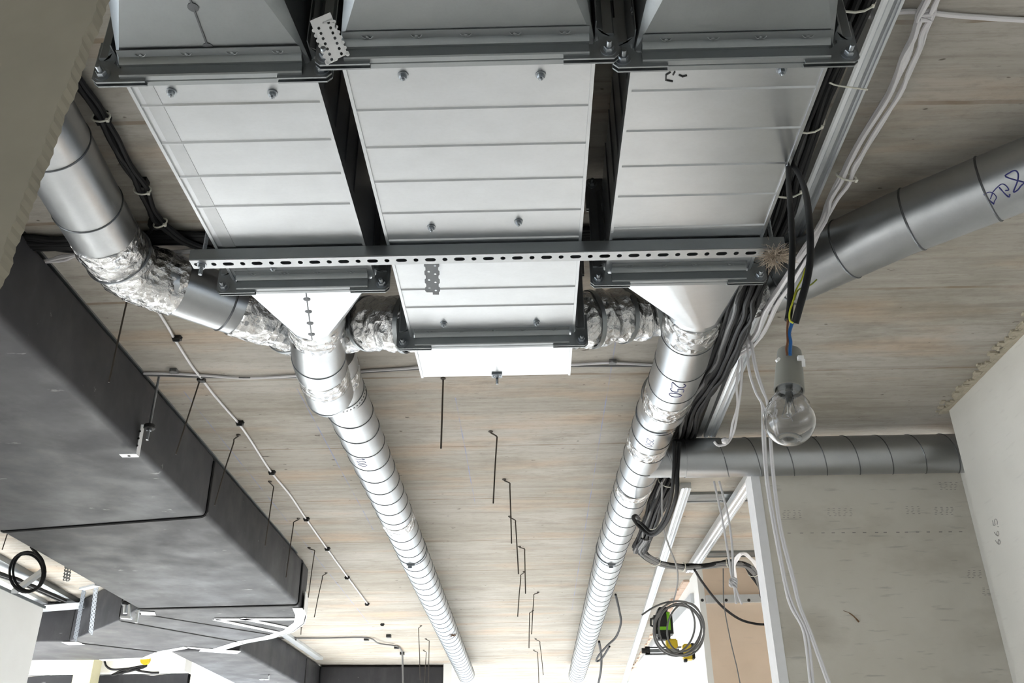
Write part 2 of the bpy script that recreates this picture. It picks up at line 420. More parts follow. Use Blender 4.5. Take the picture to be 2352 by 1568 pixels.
def flange(parent, x0, x1, yf, d, hb=HB, ht=HT, plates=True, bolts=True, mat=GALVD, sides='blrt'):
    """one half of a bolted frame: leg lies on the duct towards d, upstand 30 mm out"""
    e = .030; t = .0016
    # profile in (along-d, outward): leg, bead, folded upstand
    prof = [(.038, 0), (.038, t), (.024, t), (.022, .008), (.018, .012), (.012, .011), (.0125, .006), (.0125, e-.002), (.0105, e), (.0015, e), (0, e-.002), (0, 0)]
    def run(a, bb, out, name, c=True):
        b = NB(); A, B = [], []
        for (s, o) in prof:
            for L, p in ((A, a), (B, bb)): L.append(b.verts.new(p+V((0, d*s, 0))+out*o))
        n = len(prof)
        for i in range(n): b.faces.new([A[i], A[(i+1) % n], B[(i+1) % n], B[i]])
        b.faces.new(A); b.faces.new(B[::-1])
        if c:   # clinch marks
            L = (bb-a).length; k = max(2, int(L/.07)); u = (bb-a).normalized()
            for i in range(k):
                q = a+u*(L*(i+.5)/k)+V((0, d*.030, 0))+out*t
                for sg in (-1, 1):
                    tube(b, [q+u*sg*.009+out*.0005, q+u*sg*.006+V((0, -d*.003, 0))+out*.002, q+u*sg*.002+V((0, -d*.004, 0))+out*.0018], .0009, 5)
                lathe(b, [(.0032, 0), (.0032, .0012), (.0018, .0016)], q+V((0, -d*.003, 0)), out, 10)
        return obj(name, b, mat, parent, smooth=True)
    c = .010
    run(H(x0+c, yf, hb), H(x1-c, yf, hb), V((0, 0, -1)), 'flange_profile')
    run(H(x0+c, yf, ht), H(x1-c, yf, ht), V((0, 0, 1)), 'flange_profile', False)
    run(H(x0, yf, hb+c), H(x0, yf, ht-c), V((-1, 0, 0)), 'flange_profile')
    run(H(x1, yf, hb+c), H(x1, yf, ht-c), V((1, 0, 0)), 'flange_profile')
    if plates:
        for sx, xx in ((-1, x0), (1, x1)):
            for sh, hh in ((-1, hb), (1, ht)):
                b = NB(); a = .036; L = .050; z = .0030
                pts = [(a, a), (-L, a), (-L, .006), (.002, .004), (.006, -.002), (.006, -L), (a, -L)]
                # rounded outer corner
                pts = [(a-.008, a), (-L, a), (-L, .006), (-.004, .006), (.006, -.004), (.006, -L), (a, -L), (a, a-.008)]
                for zz0, zz1 in ((z, z+.003),):
                    A = [b.verts.new(H(xx+sx*p, yf+d*zz0, hh+sh*q)) for p, q in pts]; B = [b.verts.new(H(xx+sx*p, yf+d*zz1, hh+sh*q)) for p, q in pts]
                    b.faces.new(A); b.faces.new(B[::-1]); n = len(pts)
                    for i in range(n): b.faces.new([A[i], A[(i+1) % n], B[(i+1) % n], B[i]])
                # dimples
                for p, q in ((-.028, .021), (.021, -.028)):
                    lathe(b, [(.0042, -.0005), (.0042, .0012), (.003, .0016)], H(xx+sx*p, yf+d*(z+.003), hh+sh*q), V((0, d, 0)), 12)
                pl = obj('corner_plate', b, mat, parent)
                if bolts:
                    b = NB(); cc = H(xx+sx*.020, yf+d*(z+.003), hh+sh*.020); ax = V((0, d, 0))
                    lathe(b, [(.0125, 0), (.0125, .002), (.007, .0022)], cc, ax, 24); hexnut(b, cc+ax*.002, ax, .0085, .007)
                    lathe(b, [(.0043, .008), (.0043, .019 if d < 0 or bolts == 'long' else .013), (.0035, .020 if d < 0 or bolts == 'long' else .014)], cc, ax, 12)
                    obj('bolt', b, STEEL, pl, smooth=True)
def transition(parent, x0, x1, ya, cxr, cyr, chh, r, hb=HB, ht=HT, collar=.03, mat=GALV, tacks=True, beta=32):
    """rectangle at y=ya -> circle centred (cxr, cyr, chh)"""
    b = NB(); d = 1 if cyr > ya else -1; nb_, nf = 8, 16
    corners = [H(x0, ya, hb), H(x1, ya, hb), H(x1, ya, ht), H(x0, ya, ht)]
    def ringpt(a, off=0): return H(cxr+r*math.cos(math.radians(a)), cyr+off, chh+r*math.sin(math.radians(a)))
    C = [b.verts.new(c) for c in corners]; loop = []
    for s in range(4):          # side s runs from corner s to corner s+1; centre angles: bottom 270, right 0, top 90, left 180
        th = 270+90*s; arc = [b.verts.new(ringpt(th-beta+2*beta*i/nb_)) for i in range(nb_+1)]
        edge = [C[s]]+[b.verts.new(corners[s].lerp(corners[(s+1) % 4], i/nb_)) for i in range(1, nb_)]+[C[(s+1) % 4]]
        for i in range(nb_): b.faces.new([edge[i], edge[i+1], arc[i+1], arc[i]])
        loop.append(arc)
    ring = []
    for s in range(4):
        th = 270+90*s; a0, a1 = th+beta, th+90-beta
        fan = [loop[s][-1]]+[b.verts.new(ringpt(a0+(a1-a0)*i/nf)) for i in range(1, nf)]+[loop[(s+1) % 4][0]]
        for i in range(nf): b.faces.new([C[(s+1) % 4], fan[i+1], fan[i]])
        ring += loop[s][:-1]+fan[:-1]
    n = len(ring); r2 = [b.verts.new(v.co+V((0, d*collar, 0))) for v in ring]
    for k in range(n): b.faces.new([ring[k], ring[(k+1) % n], r2[(k+1) % n], r2[k]])
    o = obj('transition_body', b, mat, parent, smooth=9)
    # seam with spot tacks down the middle of the lower side
    if tacks:
        b = NB(); m0 = H((x0+x1)/2, ya, hb); m1 = H(cxr, cyr, chh-r); off = V((0, -d*.0004, -.0012))
        bar(b, m0+off*.2, m1+off*.2, .0028, .0024)
        for i in range(5):
            c = m0.lerp(m1, .10+.2*i); lathe(b, [(.0085, -.0004), (.0085, .0010), (.002, .0016)], c, V((0, 0, -1)), 14)
        obj('welded_seam', b, WELD, parent)
    return o
def bead_ys(xs, ys): return sorted(P(xs, y, HB).y for y in ys)
DL = (-.645, -.335); DM = (-.284, .117); DR = (.181, .494)
YL, YM, YRt = 1.088, 1.062, 1.082
# left duct
t = thing('ventilation_duct', H(-.49, 1.1, HB), 'leftmost of the three flat silver rectangular ducts, two screws near its front flange', 'duct', 'rectangular ducts hung below the ceiling')
duct_body(t, *DL, YL, 1.735, bead_ys(560, (238, 325, 403, 473)))
flange(t, *DL, YL, 1, bolts=False); flange(t, *DL, 1.735, -1, bolts='long')
for x, y in ((394, 210), (626, 213), (627, 612)): p = P(x, y, HB); screw(t, p.x, p.y, HB)
b = NB(); boxh(b, DL[0]+.014, DL[0]+.040, YL+.03, 1.70, HB-.0008, HB); obj('edge_strip', b, GALVP, t)
# middle duct
t = thing('ventilation_duct', H(-.08, 1.1, HB), 'widest silver rectangular duct, in the middle, with four rows of screws', 'duct', 'rectangular ducts hung below the ceiling')
duct_body(t, *DM, YM, 2.015, bead_ys(1090, (248, 334, 413, 486, 548, 662, 703)))
flange(t, *DM, YM, 1, bolts=False); flange(t, *DM, 2.015, -1)
for x, y in ((926, 172), (1242, 171), (991, 521), (1191, 508), (1019, 742), (1232, 739)): p = P(x, y, HB); screw(t, p.x, p.y, HB)
# right duct
t = thing('ventilation_duct', H(.34, 1.1, HB), 'rightmost silver rectangular duct reflecting the black cables beside it', 'duct', 'rectangular ducts hung below the ceiling')
duct_body(t, *DR, YRt, 1.735, bead_ys(1650, (205, 297, 378, 447, 518)))
flange(t, *DR, YRt, 1, bolts=False); flange(t, *DR, 1.735, -1, bolts='long')
p = P(1795, 160, HB); screw(t, p.x, p.y, HB)
b = NB()
for st in ([(1540, 166), (1530, 172), (1529, 184), (1545, 187)], [(1550, 165), (1546, 172)], [(1560, 172), (1568, 176), (1578, 173)]):
    tube(b, [P(x, y, HB-.0006) for x, y in st], .0016, 5)
obj('marker_writing', b, BINK, t, label='black marker smudges')
# transitions
t = thing('duct_transition', H(-.49, .7, HB), 'dull grey sheet transition at the top left narrowing from the left duct', 'duct transition', 'near square to round transitions')
transition(t, *DL, YL, -.49, .72, 1.20, .08, beta=10, mat=GALVD); flange(t, *DL, YL, -1, bolts='long')
t = thing('duct_transition', H(-.08, .7, HB), 'widest near sheet transition at the top middle above the middle duct flange', 'duct transition', 'near square to round transitions')
transition(t, *DM, YM, -.075, .60, 1.20, .10, beta=10, tacks=False, mat=GALVD); flange(t, *DM, YM, -1, bolts='long')
t = thing('duct_transition', H(.34, .7, HB), 'near sheet transition at the top right ahead of the right duct', 'duct transition', 'near square to round transitions')
transition(t, *DR, YRt, .335, .66, 1.20, .10, beta=10, tacks=False, mat=GALVD); flange(t, *DR, YRt, -1, bolts='long')
RP = .0745
for px_, py_, pr__, lab in ((-.49, .69, .08, 'left'), (-.075, .57, .10, 'middle'), (.335, .63, .10, 'right')):
    b = NB(); tube(b, [H(px_, py_, 1.20), H(px_, -2.2, 1.20)], pr__-.001, 40); o = obj('supply_pipe', b, GALVD, smooth=True)
    tag(o, 'round supply pipe running back from the near %s transition' % lab, 'pipe', 'supply pipes behind the near transitions')
t = thing('duct_transition', H(-.49, 1.9, HB), 'pale tapering transition with a tacked centre seam between left duct and spiral pipe', 'duct transition', 'far square to round transitions')
transition(t, *DL, 1.735, -.548, 2.075, 1.195, RP); flange(t, *DL, 1.735, 1, bolts=False)
t = thing('duct_transition', H(.34, 1.9, HB), 'pale plain tapering transition between right duct and spiral pipe', 'duct transition', 'far square to round transitions')
transition(t, *DR, 1.735, .440, 2.06, 1.195, RP, tacks=False); flange(t, *DR, 1.735, 1, bolts=False)
# end box of the middle duct
t = thing('duct_end_box', H(-.08, 2.02, HB), 'bright sheet end box with a latch closing the middle duct', 'duct end box')
duct_body(t, DM[0]+.002, DM[1]-.002, 2.015, 2.245, [], 'box_body'); flange(t, *DM, 2.015, 1, bolts=False)
b = NB(); c = P(1141, 856, HB); boxh(b, c.x-.014, c.x+.014, 2.228, 2.249, HB-.005, HB-.001)
boxh(b, c.x-.014, c.x+.014, 2.2465, 2.250, HB-.005, HB+.03)
for s in (-1, 1): tube(b, [H(c.x+s*.011, 2.236, HB-.006), H(c.x+s*.007, 2.240, HB-.008), H(c.x+s*.003, 2.237, HB-.006)], .0012, 6)
tube(b, [H(c.x, 2.252, HB+.005), H(c.x, 2.252, HB-.022)], .0035, 8)
obj('latch', b, STEEL, t)
# ------------------------------------------------------------------ strut channel and rods
hs0, hs1, ys0, ys1 = 1.060, 1.0865, 1.604, 1.640
XS0, XS1 = -.700, .540
t = thing('strut_channel', H(-.08, 1.62, hs0), 'long slotted steel strut channel crossing beneath the three ducts', 'strut channel')
b = NB(); cells = []; x = XS0; k = 0
while x < XS1-.001:
    w, hx = (.034, .0115) if k % 2 == 0 else (.0268, .0052)
    w = min(w, XS1-x); cells.append((x+w/2, 0, w, ys1-ys0-.004, min(hx, w*.4), .0062)); x += w; k += 1
perf_plate(b, H(0, (ys0+ys1)/2, hs0), V((1, 0, 0)), V((0, 1, 0)), V((0, 0, 1)), cells, .0018)
obj('slotted_web', b, GALVP, t)
b = NB()
for y in (ys0, ys1-.002): boxh(b, XS0, XS1, y, y+.002, hs0+.0018, hs1)
for y in (ys0+.002, ys1-.010): boxh(b, XS0, XS1, y, y+.008, hs1-.002, hs1)
obj('side_flanges', b, GALVD, t)
def rod(name, a, bb, r, mat, label, cat, group=None, thread=False, parent=None):
    b = NB(); tube(b, [a, bb], r, 10)
    if thread:
        n = int((a-bb).length/.004); pts = []
        for i in range(n*6+1):
            an = i/6*2*math.pi; q = V(a).lerp(V(bb), i/(n*6)); pts.append(q+V((math.cos(an), math.sin(an), 0))*r)
        tube(b, pts, .0007, 4)
    o = obj(name, b, mat, parent, smooth=True)
    if parent is None: tag(o, label, cat, group)
    return o
for xx, lab in ((XS0+.022, 'threaded rod holding the left end of the strut channel'), (XS1-.020, 'threaded rod holding the right end of the strut channel')):
    t = thing('threaded_rod', H(xx, 1.622, 1.03), lab, 'threaded rod', 'threaded hanger rods')
    rod('rod', H(xx, 1.622, CEIL), H(xx, 1.622, 1.035), .004, STEEL, None, None, thread=True, parent=t)
    for hh in (hs0-.009, hs1+.001):
        b = NB(); lathe(b, [(.010, 0), (.010, .0015)], H(xx, 1.622, hh+(.0075 if hh < hs0 else 0)), seg=20); hexnut(b, H(xx, 1.622, hh), V((0, 0, 1)), .0075, .0075)
        obj('nut', b, STEEL, t)
# fibre tufts
def tuft(c, R, n, label, mat=FUR):
    b = NB()
    for i in range(n):
        a = V((random.gauss(0, 1), random.gauss(0, .6), random.gauss(0, .45))); a.normalize()
        L = R*random.uniform(.45, 1.15); p0 = c+V((random.uniform(-1, 1), random.uniform(-1, 1), random.uniform(-.6, .6)))*R*.25
        c1 = p0+a*L*.5+V((0, 0, random.uniform(-.2, .2)))*R; c2 = c1+a*L*.5+V((random.uniform(-.3, .3), 0, random.uniform(-.4, .2)))*R
        tube(b, [p0, c1, c2], [.0007, .0006, .0003], 3, caps=False)
    tag(obj('fibre_tuft', b, mat), label, 'fibre tuft')
tuft(H(.522, 1.618, 1.048), .033, 420, 'tan tuft of hemp fibre snagged on the strut channel right end')
# ------------------------------------------------------------------ perforated straps
def strap(pts_rows, label, mat, w=.032):
    """pts_rows: centre line points; plate follows them"""
    b = NB(); a, c = pts_rows; L = (c-a).length; uy = (c-a).normalized(); n_ = V((0, 0, 1)).cross(uy)
    if n_.length < .2: n_ = V((1, 0, 0))
    return b, L, uy
t = thing('perforated_strap', P(755, 85, 1.03), 'bright white lit perforated strap slanting beside the middle flange', 'strap')
a, c = PY(735, 38, 1.02), PY(776, 137, 1.045)
b = NB(); uy = (c-a).normalized(); ux = (PY(758, 38, 1.02)-PY(708, 36, 1.02)); wd = ux.length; ux = (ux-uy*ux.dot(uy)).normalized(); nn = ux.cross(uy); L = (c-a).length
rows = 7; rh = (L*.84)/rows; cells = []
for r in range(rows):
    for s in (-1, 1): cells.append((s*wd*.25, L*.16+rh*(r+.5)-(rh*.25 if s > 0 else 0), wd*(.50 if r % 1 == 0 else .44), rh, .0022, .0028))
perf_plate(b, a, ux, uy, nn, cells, .0012)
for r in range(rows+1):        # scalloped edges
    for s in (-1, 1): lathe(b, [(rh*.32, 0), (rh*.32, .0012)], a+ux*s*wd*.5+uy*(L*.16+rh*(r+.5 if r < rows else rows-.2)), nn, 10)
vs = [a-ux*wd*.5, a+ux*wd*.5, a+ux*wd*.5+uy*L*.17, a-ux*wd*.5+uy*L*.17]
A = [b.verts.new(v) for v in vs]; B = [b.verts.new(v+nn*.0012) for v in vs]
b.faces.new(A); b.faces.new(B[::-1])
for i in range(4): b.faces.new([A[i], A[(i+1) % 4], B[(i+1) % 4], B[i]])
obj('strap_plate', b, WPL, t)  # strap coloured white to stand in for window glare on the metal
# strap lying against the middle duct after the strut
pa, pb = P(991, 598, HB-.004), P(994, 674, HB-.034)
def vstrap(pa, pb, w, rows, label, name='perforated_strap', up=None, mat=GALVD, cat='strap', parent=None, hole=.0027):
    b = NB(); uy = (pb-pa); L = uy.length; uy.normalize(); ux = uy.cross(up or V((0, 0, 1))).normalized(); nn = ux.cross(uy)
    rh = L/rows; K = 8
    for r in range(rows):
        perf_plate(b, pa, ux, uy, nn, [(-w*.23, rh*(r+.36), w*.46, rh, hole, hole), (w*.23, rh*(r+.64), w*.46, rh, hole, hole)], .0012)
        for s in (-1, 1):     # tooth-like edge
            q = pa+ux*s*w*.46+uy*rh*(r+.5)
            vs = [q-uy*rh*.36-ux*s*w*.04, q+uy*rh*.36-ux*s*w*.04, q+uy*rh*.2+ux*s*w*.09, q-uy*rh*.2+ux*s*w*.09]
            A = [b.verts.new(v) for v in vs]; B = [b.verts.new(v+nn*.0012) for v in vs]
            b.faces.new(A); b.faces.new(B[::-1])
            for i in range(4): b.faces.new([A[i], A[(i+1) % 4], B[(i+1) % 4], B[i]])
    o = obj(name, b, mat, parent)
    if parent is None: tag(o, label, cat)
    return o
vstrap(pa, pb, .030, 4, 'short grey perforated strap under the middle duct just past the strut', mat=STEEL)
# ------------------------------------------------------------------ round pipes
def pipe(parent, pts, r, name='pipe_wall', mat=GALVP, pitch=.137, seam=True, seg=48, phase=0., smooth_n=0, sr=.0022, rings=False, hand=1):
    path = smoothpath(pts, smooth_n) if smooth_n else [V(p) for p in pts]
    b = NB(); tube(b, path, r, seg); o = obj(name, b, mat, parent, smooth=True)
    if seam:
        L = [0]
        for p, q in zip(path, path[1:]): L.append(L[-1]+(q-p).length)
        def at(s):
            for i in range(len(path)-1):
                if s <= L[i+1] or i == len(path)-2:
                    return path[i].lerp(path[i+1], (s-L[i])/(L[i+1]-L[i])), (path[i+1]-path[i])
        b = NB()
        if rings:
            s = phase
            while s < L[-1]:
                c, tt = at(s); S, U = frame_of(tt)
                b.free(); b = NB()
                tube(b, [c+(S*math.cos(2*math.pi*k/36)+U*math.sin(2*math.pi*k/36))*r for k in range(36)], sr, 6, closed=True); s += pitch
                obj('lock_seam', b, SEAM, parent, smooth=True); b = NB()
        else:
            n = int(L[-1]/pitch*32); hp = []
            for i in range(n+1):
                s = L[-1]*i/n; c, tt = at(s); S, U = frame_of(tt); an = hand*2*math.pi*(s/pitch)+phase
                hp.append(c+(S*math.cos(an)+U*math.sin(an))*(r+.0002))
            tube(b, hp, sr, 5)
            obj('lock_seam', b, SEAM, parent, smooth=True)
    return o
def sleeve(parent, pts, r, name='foil_tape', rough=.0035, mat=FOIL, sub=14, seg=56):
    path = []
    pts = [V(p) for p in pts]
    for p, q in zip(pts, pts[1:]):
        for k in range(sub): path.append(p.lerp(q, k/sub))
    path.append(pts[-1])
    b = NB(); tube(b, path, r, seg, rough=rough); return obj(name, b, mat, parent, smooth='all')
def collar(parent, c, ax, r, name='clamp_band', w=.012, mat=STEEL):
    b = NB(); ax = ax.normalized(); lathe(b, [(r-.004, -w/2), (r, -w/2), (r, w/2), (r-.004, w/2)], c, ax, 48, caps=False); return obj(name, b, mat, parent, smooth=True)
# left neck elbow below the main pipe
t = thing('pipe_elbow', H(-.56, 2.1, 1.12), 'short taped elbow joining the left transition to the left spiral pipe', 'pipe elbow')
n0, n1, n2 = H(-.548, 2.09, 1.195), H(-.592, 2.34, 1.195), H(-.615, 2.60, 1.215)
pipe(t, [n0, n0.lerp(n1, .5), n1, n2], RP, seam=False)
b = NB(); tube(b, [n2+V((-.002, .0, 0)), H(-.615, 2.612, 1.217)], RP+.0015, 48); obj('end_rim', b, GALVP, t, smooth=True)
sleeve(t, [n0-V((0, .01, 0)), n0.lerp(n1, .30)], RP+.001, rough=.004); sleeve(t, [n1.lerp(n2, .20), n1.lerp(n2, .55)], RP+.0007, rough=.002)
collar(t, n1.lerp(n0, .12), n1-n0, RP+.002, 'lock_ring', .004)
# left main spiral pipe
LX = -.600
t = thing('spiral_pipe', H(LX, 3, 1.2), 'left long spiral seamed silver pipe running away under the ceiling', 'pipe', 'long spiral pipes')
m0 = H(LX+.012, 2.44, 1.275)
pipe(t, [H(LX, 2.62, 1.268), H(-.60, 8.85, 1.268)], RP, phase=1.)
pipe(t, [m0, H(LX, 2.66, 1.268)], RP+.001, 'elbow_segment', seam=False)
sleeve(t, [H(LX+.008, 2.53, 1.2725), H(LX+.003, 2.60, 1.270)], RP+.002, rough=.003)
sleeve(t, [H(LX, 4.02, 1.268), H(LX, 4.12, 1.268)], RP+.002, rough=.002)
b = NB(); lathe(b, [(RP-.001, -.016), (RP+.0022, -.016), (RP+.0022, .016), (RP-.001, .016)], H(LX, 2.70, 1.268), V((0, 1, 0)), 48, caps=False); obj('hanger_band', b, GALVP, t, smooth=True)
b = NB()
for k in range(40):
    an = 2*math.pi*k/40; lathe(b, [(.0028, 0), (.0028, .0008)], H(LX+math.cos(an)*(RP+.002), 2.700, 1.268+math.sin(an)*(RP+.002)), V((math.cos(an), 0, math.sin(an))), 8)
obj('band_holes', b, BINK, t)
b = NB(); c = P(768, 906, 1.19); tube(b, [c+V((-.012, 0, 0)), c+V((.028, .0, .002))], .004, 10); hexnut(b, c, V((1, 0, 0)), .008, .007); bar(b, c+V((0, 0, .02)), c+V((0, 0, -.024)), .012, .003, V((1, 0, 0)))
obj('clamp_bolt', b, STEEL, t)
def band(parent, X, Yb, cs='clamp_band'):
    collar(parent, H(X, Yb, 1.268), V((0, 1, 0)), RP+.003, cs, .014)
    b = NB(); c = H(X, Yb, 1.268-RP-.004); tube(b, [c+V((-.02, -.004, 0)), c+V((.02, .004, 0))], .004, 8); bar(b, c+V((-.004, 0, .006)), c+V((-.004, 0, -.016)), .02, .003)
    hexnut(b, c+V((.008, 0, 0)), V((1, 0, 0)), .008, .006); obj('clamp_screw', b, STEEL, parent)
band(t, LX, P(948, 1297, 1.19).y)
LP = t
# right main spiral pipe
RX0, RX1 = .452, .415
def rx(y): return RX0+(RX1-RX0)*(min(y, 4.5)-2.7)/1.8 if y > 2.7 else RX0
t = thing('pipe_elbow', H(.45, 2.1, 1.12), 'short taped pipe with handwritten 250 below the right transition', 'pipe elbow')
q0, q1, q2 = H(.440, 2.08, 1.195), H(.448, 2.40, 1.20), H(.448, 2.80, 1.228)
pipe(t, [q0, q1, q2], RP+.001, rings=True, pitch=.17, phase=.13, sr=.0018)
sleeve(t, [q0, q0.lerp(q1, .35)], RP+.002, rough=.004); sleeve(t, [q1.lerp(q2, .55), q1.lerp(q2, .85)], RP+.0018, rough=.0025)
def digits(parent, s, c, du, dv, size, mat, r=.0011, wrap=None, name='handwritten_number'):
    G = {'2': [[(0, .8), (.3, 1), (.6, .8), (.5, .5), (0, 0), (.7, .05)]], '5': [[(.6, 1), (.1, .95), (.05, .55), (.5, .6), (.6, .25), (.3, 0), (0, .1)]],
         '0': [[(.3, 1), (.02, .7), (.05, .2), (.3, 0), (.6, .3), (.55, .8), (.3, 1)]], '1': [[(.1, .75), (.35, 1), (.3, 0)]], '.': [[(.1, .02), (.14, .06)]],
         '8': [[(.3, .55), (.05, .8), (.35, 1), (.55, .8), (.1, .3), (.3, 0), (.6, .25), (.3, .55)]], '6': [[(.6, 1), (.2, .6), (.05, .2), (.3, 0), (.55, .25), (.3, .5), (.1, .35)]],
         ',': [[(.15, .1), (.08, -.15)]], 'D': [[(.1, 0), (.15, .9), (.5, 1), (.7, 0)], [(-.1, -.15), (0, 0), (.8, 0), (.85, -.2)]]}
    b = NB(); x = 0
    for ch in s:
        for st in G[ch]:
            pts = [c+du*((x+p)*size)+dv*(q*size) for p, q in smoothpath2(st)]
            if wrap: pts = [wrap(p) for p in pts]
            tube(b, pts, r, 5)
        x += .35 if ch in '.,' else .85
    return obj(name, b, mat, parent)
def smoothpath2(st): return [(v.x, v.y) for v in smoothpath([V((a, b_, 0)) for a, b_ in st], 4)]
def wrapper(axis_pt, axis_dir, r):
    ad = axis_dir.normalized()
    def f(p):
        k = axis_pt+ad*(p-axis_pt).dot(ad); return k+(p-k).normalized()*(r+.0004)
    return f
wr = wrapper(q1, q2-q1, RP+.001)
c = H(.425, 2.40, 1.12)
digits(LP, '100', H(-.625, P(836, 1055, 1.19).y, 1.195), V((0, 1, 0)), V((1, 0, 0)), .034, INK, r=.0007, wrap=wrapper(H(LX, 3, 1.268), V((0, 1, 0)), RP))
digits(t, '250', H(.412, 2.395, 1.12), V((0, 1, 0)), V((1, 0, 0)), .045, INK, wrap=wr)
t = thing('spiral_pipe', H(.43, 3, 1.2), 'right long spiral seamed silver pipe with a side branch', 'pipe', 'long spiral pipes')
pipe(t, [H(rx(2.74), 2.74, 1.262), H(rx(3.5), 3.5, 1.266), H(.415, 4.5, 1.268), H(.408, 8.95, 1.268)], RP, phase=2.)
sleeve(t, [H(rx(3.15), 3.13, 1.265), H(rx(3.2), 3.21, 1.265)], RP+.002, rough=.003); sleeve(t, [H(rx(3.62), 3.62, 1.266), H(rx(3.66), 3.68, 1.266)], RP+.002, rough=.003)
band(t, .412, P(1388, 1297, 1.19).y); collar(t, H(rx(2.9), 2.92, 1.263), V((0, 1, .05)), RP+.003, 'clamp_band', .012)
b = NB(); c = P(1540, 968, 1.185); tube(b, [c+V((0, -.03, 0)), c+V((0, .02, 0))], .003, 8); bar(b, c+V((-.015, 0, 0)), c+V((.02, .006, -.004)), .012, .003); obj('clamp_screw', b, STEEL, t)
digits(t, '250', H(.405, 2.98, 1.18), V((0, 1, 0)), V((1, 0, 0)), .03, INK, r=.0009, wrap=wrapper(H(rx(3), 3, 1.264), V((0, 1, 0)), RP))
tuft(P(1538, 985, 1.175), .018, 120, 'small tan fibre wisp caught on the right spiral pipe clamp')
tuft(P(1040, 1458, 1.18), .03, 90, 'brown dried leaf wisp on the far part of the left spiral pipe', SPRAY)
# horizontal branch pipe
HPY, HPH = 3.365, 1.266
t = thing('branch_pipe', H(1., HPY, 1.2), 'dull spiral pipe branching right in front of the plasterboard wall', 'pipe')
pipe(t, [H(.72, HPY, HPH), H(1.684, HPY, HPH)], RP, pitch=.125, mat=GALVP, phase=.6, hand=-1)
b = NB(); tube(b, [H(.45, HPY-.0, HPH), H(.60, HPY, HPH)], RP-.001, 48); tube(b, [H(.60, HPY, HPH), H(.74, HPY, HPH)], RP+.0015, 48); obj('branch_collar', b, GALVP, t, smooth=True)
b = NB(); s = RP+.004
for k in range(24):
    a0 = -math.pi*.95+math.pi*.9*k/24
tube(b, [H(.525+.028*math.cos(math.radians(a)), HPY+RP*1.05*math.sin(math.radians(a)), HPH-RP*abs(math.cos(math.radians(a)))*.98) for a in range(-90, 91, 10)], .004, 6)
obj('saddle_edge', b, GALVP, t, smooth=True)
digits(t, '1.000', H(.985, HPY-.03, 1.30), V((1, 0, 0)), V((0, -.6, -.8))*-1, .036, BINK, r=.0010, wrap=wrapper(H(1, HPY, HPH), V((1, 0, 0)), RP))
# diagonal pipes
def mid(pts): return V(pts)
t = thing('diagonal_pipe', P(300, 620, 1.18), 'bent spiral pipe at the left with a crumpled foil wrapped elbow', 'pipe', 'diagonal pipes feeding the middle duct')
hd = 1.272
A0, A1, A1b, A2, A3 = P(60, 225, hd), P(258, 570, hd), P(305, 622, hd), P(360, 640, hd), P(615, 730, hd)
RD = .078
pipe(t, [A0+(A0-A1)*1.6, A0, A1.lerp(A0, .02)], RD, pitch=.215, rings=True, phase=.13+((A0-A1).length*1.6) % .215, sr=.0025)
pipe(t, [A2, A3], RD-.001, 'lower_pipe_wall', pitch=.235, rings=True, phase=.19, sr=.003)
sleeve(t, [A1.lerp(A0, .14), A1, A1b], RD+.0015, rough=.004); sleeve(t, [A1b, A2, A2.lerp(A3, .18)], RD+.0012, rough=.005)
sleeve(t, [A3.lerp(A2, .30), A3], RD+.0012, rough=.004); collar(t, A1.lerp(A1b, .3), A1b-A1, RD+.006, 'lock_ring', .004)
def flexy(pts, label, r):
    t = thing('flexible_connector', V(pts[0])-V((0, 0, .1)), label, 'flexible pipe', 'foil wrapped connectors at the middle duct')
    path = smoothpath(pts, 8); b = NB()
    # dense resample
    d = []
    for p, q in zip(path, path[1:]):
        for k in range(4): d.append(p.lerp(q, k/4))
    d.append(path[-1]); n = len(d)
    tube(b, d, [r+.0035*math.sin(i/n*math.pi*15) for i in range(n)], 56, rough=.006); obj('foil_sleeve', b, FOIL, t, smooth='all')
    for f in (.22, .45, .68, .9):
        i = int(f*(n-1)); i = max(1, min(n-2, i)); collar(t, d[i], d[i+1]-d[i-1], r+.006, 'clamp_band', .012, GALVD)
    return t
flexy([A3.lerp(A2, .02), P(655, 745, 1.272), H(-.66, 2.30, 1.275), H(-.60, 2.295, 1.275), H(-.50, 2.265, 1.265), H(-.41, 2.20, 1.235), H(-.34, 2.165, 1.21), H(-.286, 2.155, 1.202)], 'crumpled foil elbow entering the left side of the middle duct box', .072)
flexy([H(.119, 2.15, 1.202), H(.17, 2.16, 1.21), H(.24, 2.185, 1.235), H(.33, 2.215, 1.262), H(.42, 2.20, 1.272), H(.50, 2.165, 1.275)], 'crumpled foil elbow entering the right side of the middle duct box', .074)
t = thing('diagonal_pipe', P(2050, 540, 1.18), 'spiral pipe rising diagonally to the right edge with marker letters', 'pipe', 'diagonal pipes feeding the middle duct')
B0, B1 = H(.50, 2.165, 1.275), P(1745, 668, hd); B2 = P(2400, 382, hd); BM = P(2066, 515, hd)
B1 = P(1768, 652, hd)
pipe(t, [B1, BM, B2, B2.lerp(B1, -(1.60-B2.x)/(B2.x-B1.x))], RD, mat=GALVP, pitch=.172, rings=True, phase=.05, sr=.0028)
sleeve(t, [B0, B1.lerp(B2, .01)], RD+.001, rough=.005)
pc_ = P(2262, 468, hd-RD)
axd = (B2-BM).normalized(); sd = V((0, 0, 1)).cross(axd).normalized()
wr = wrapper(B2, B2-BM, RD)
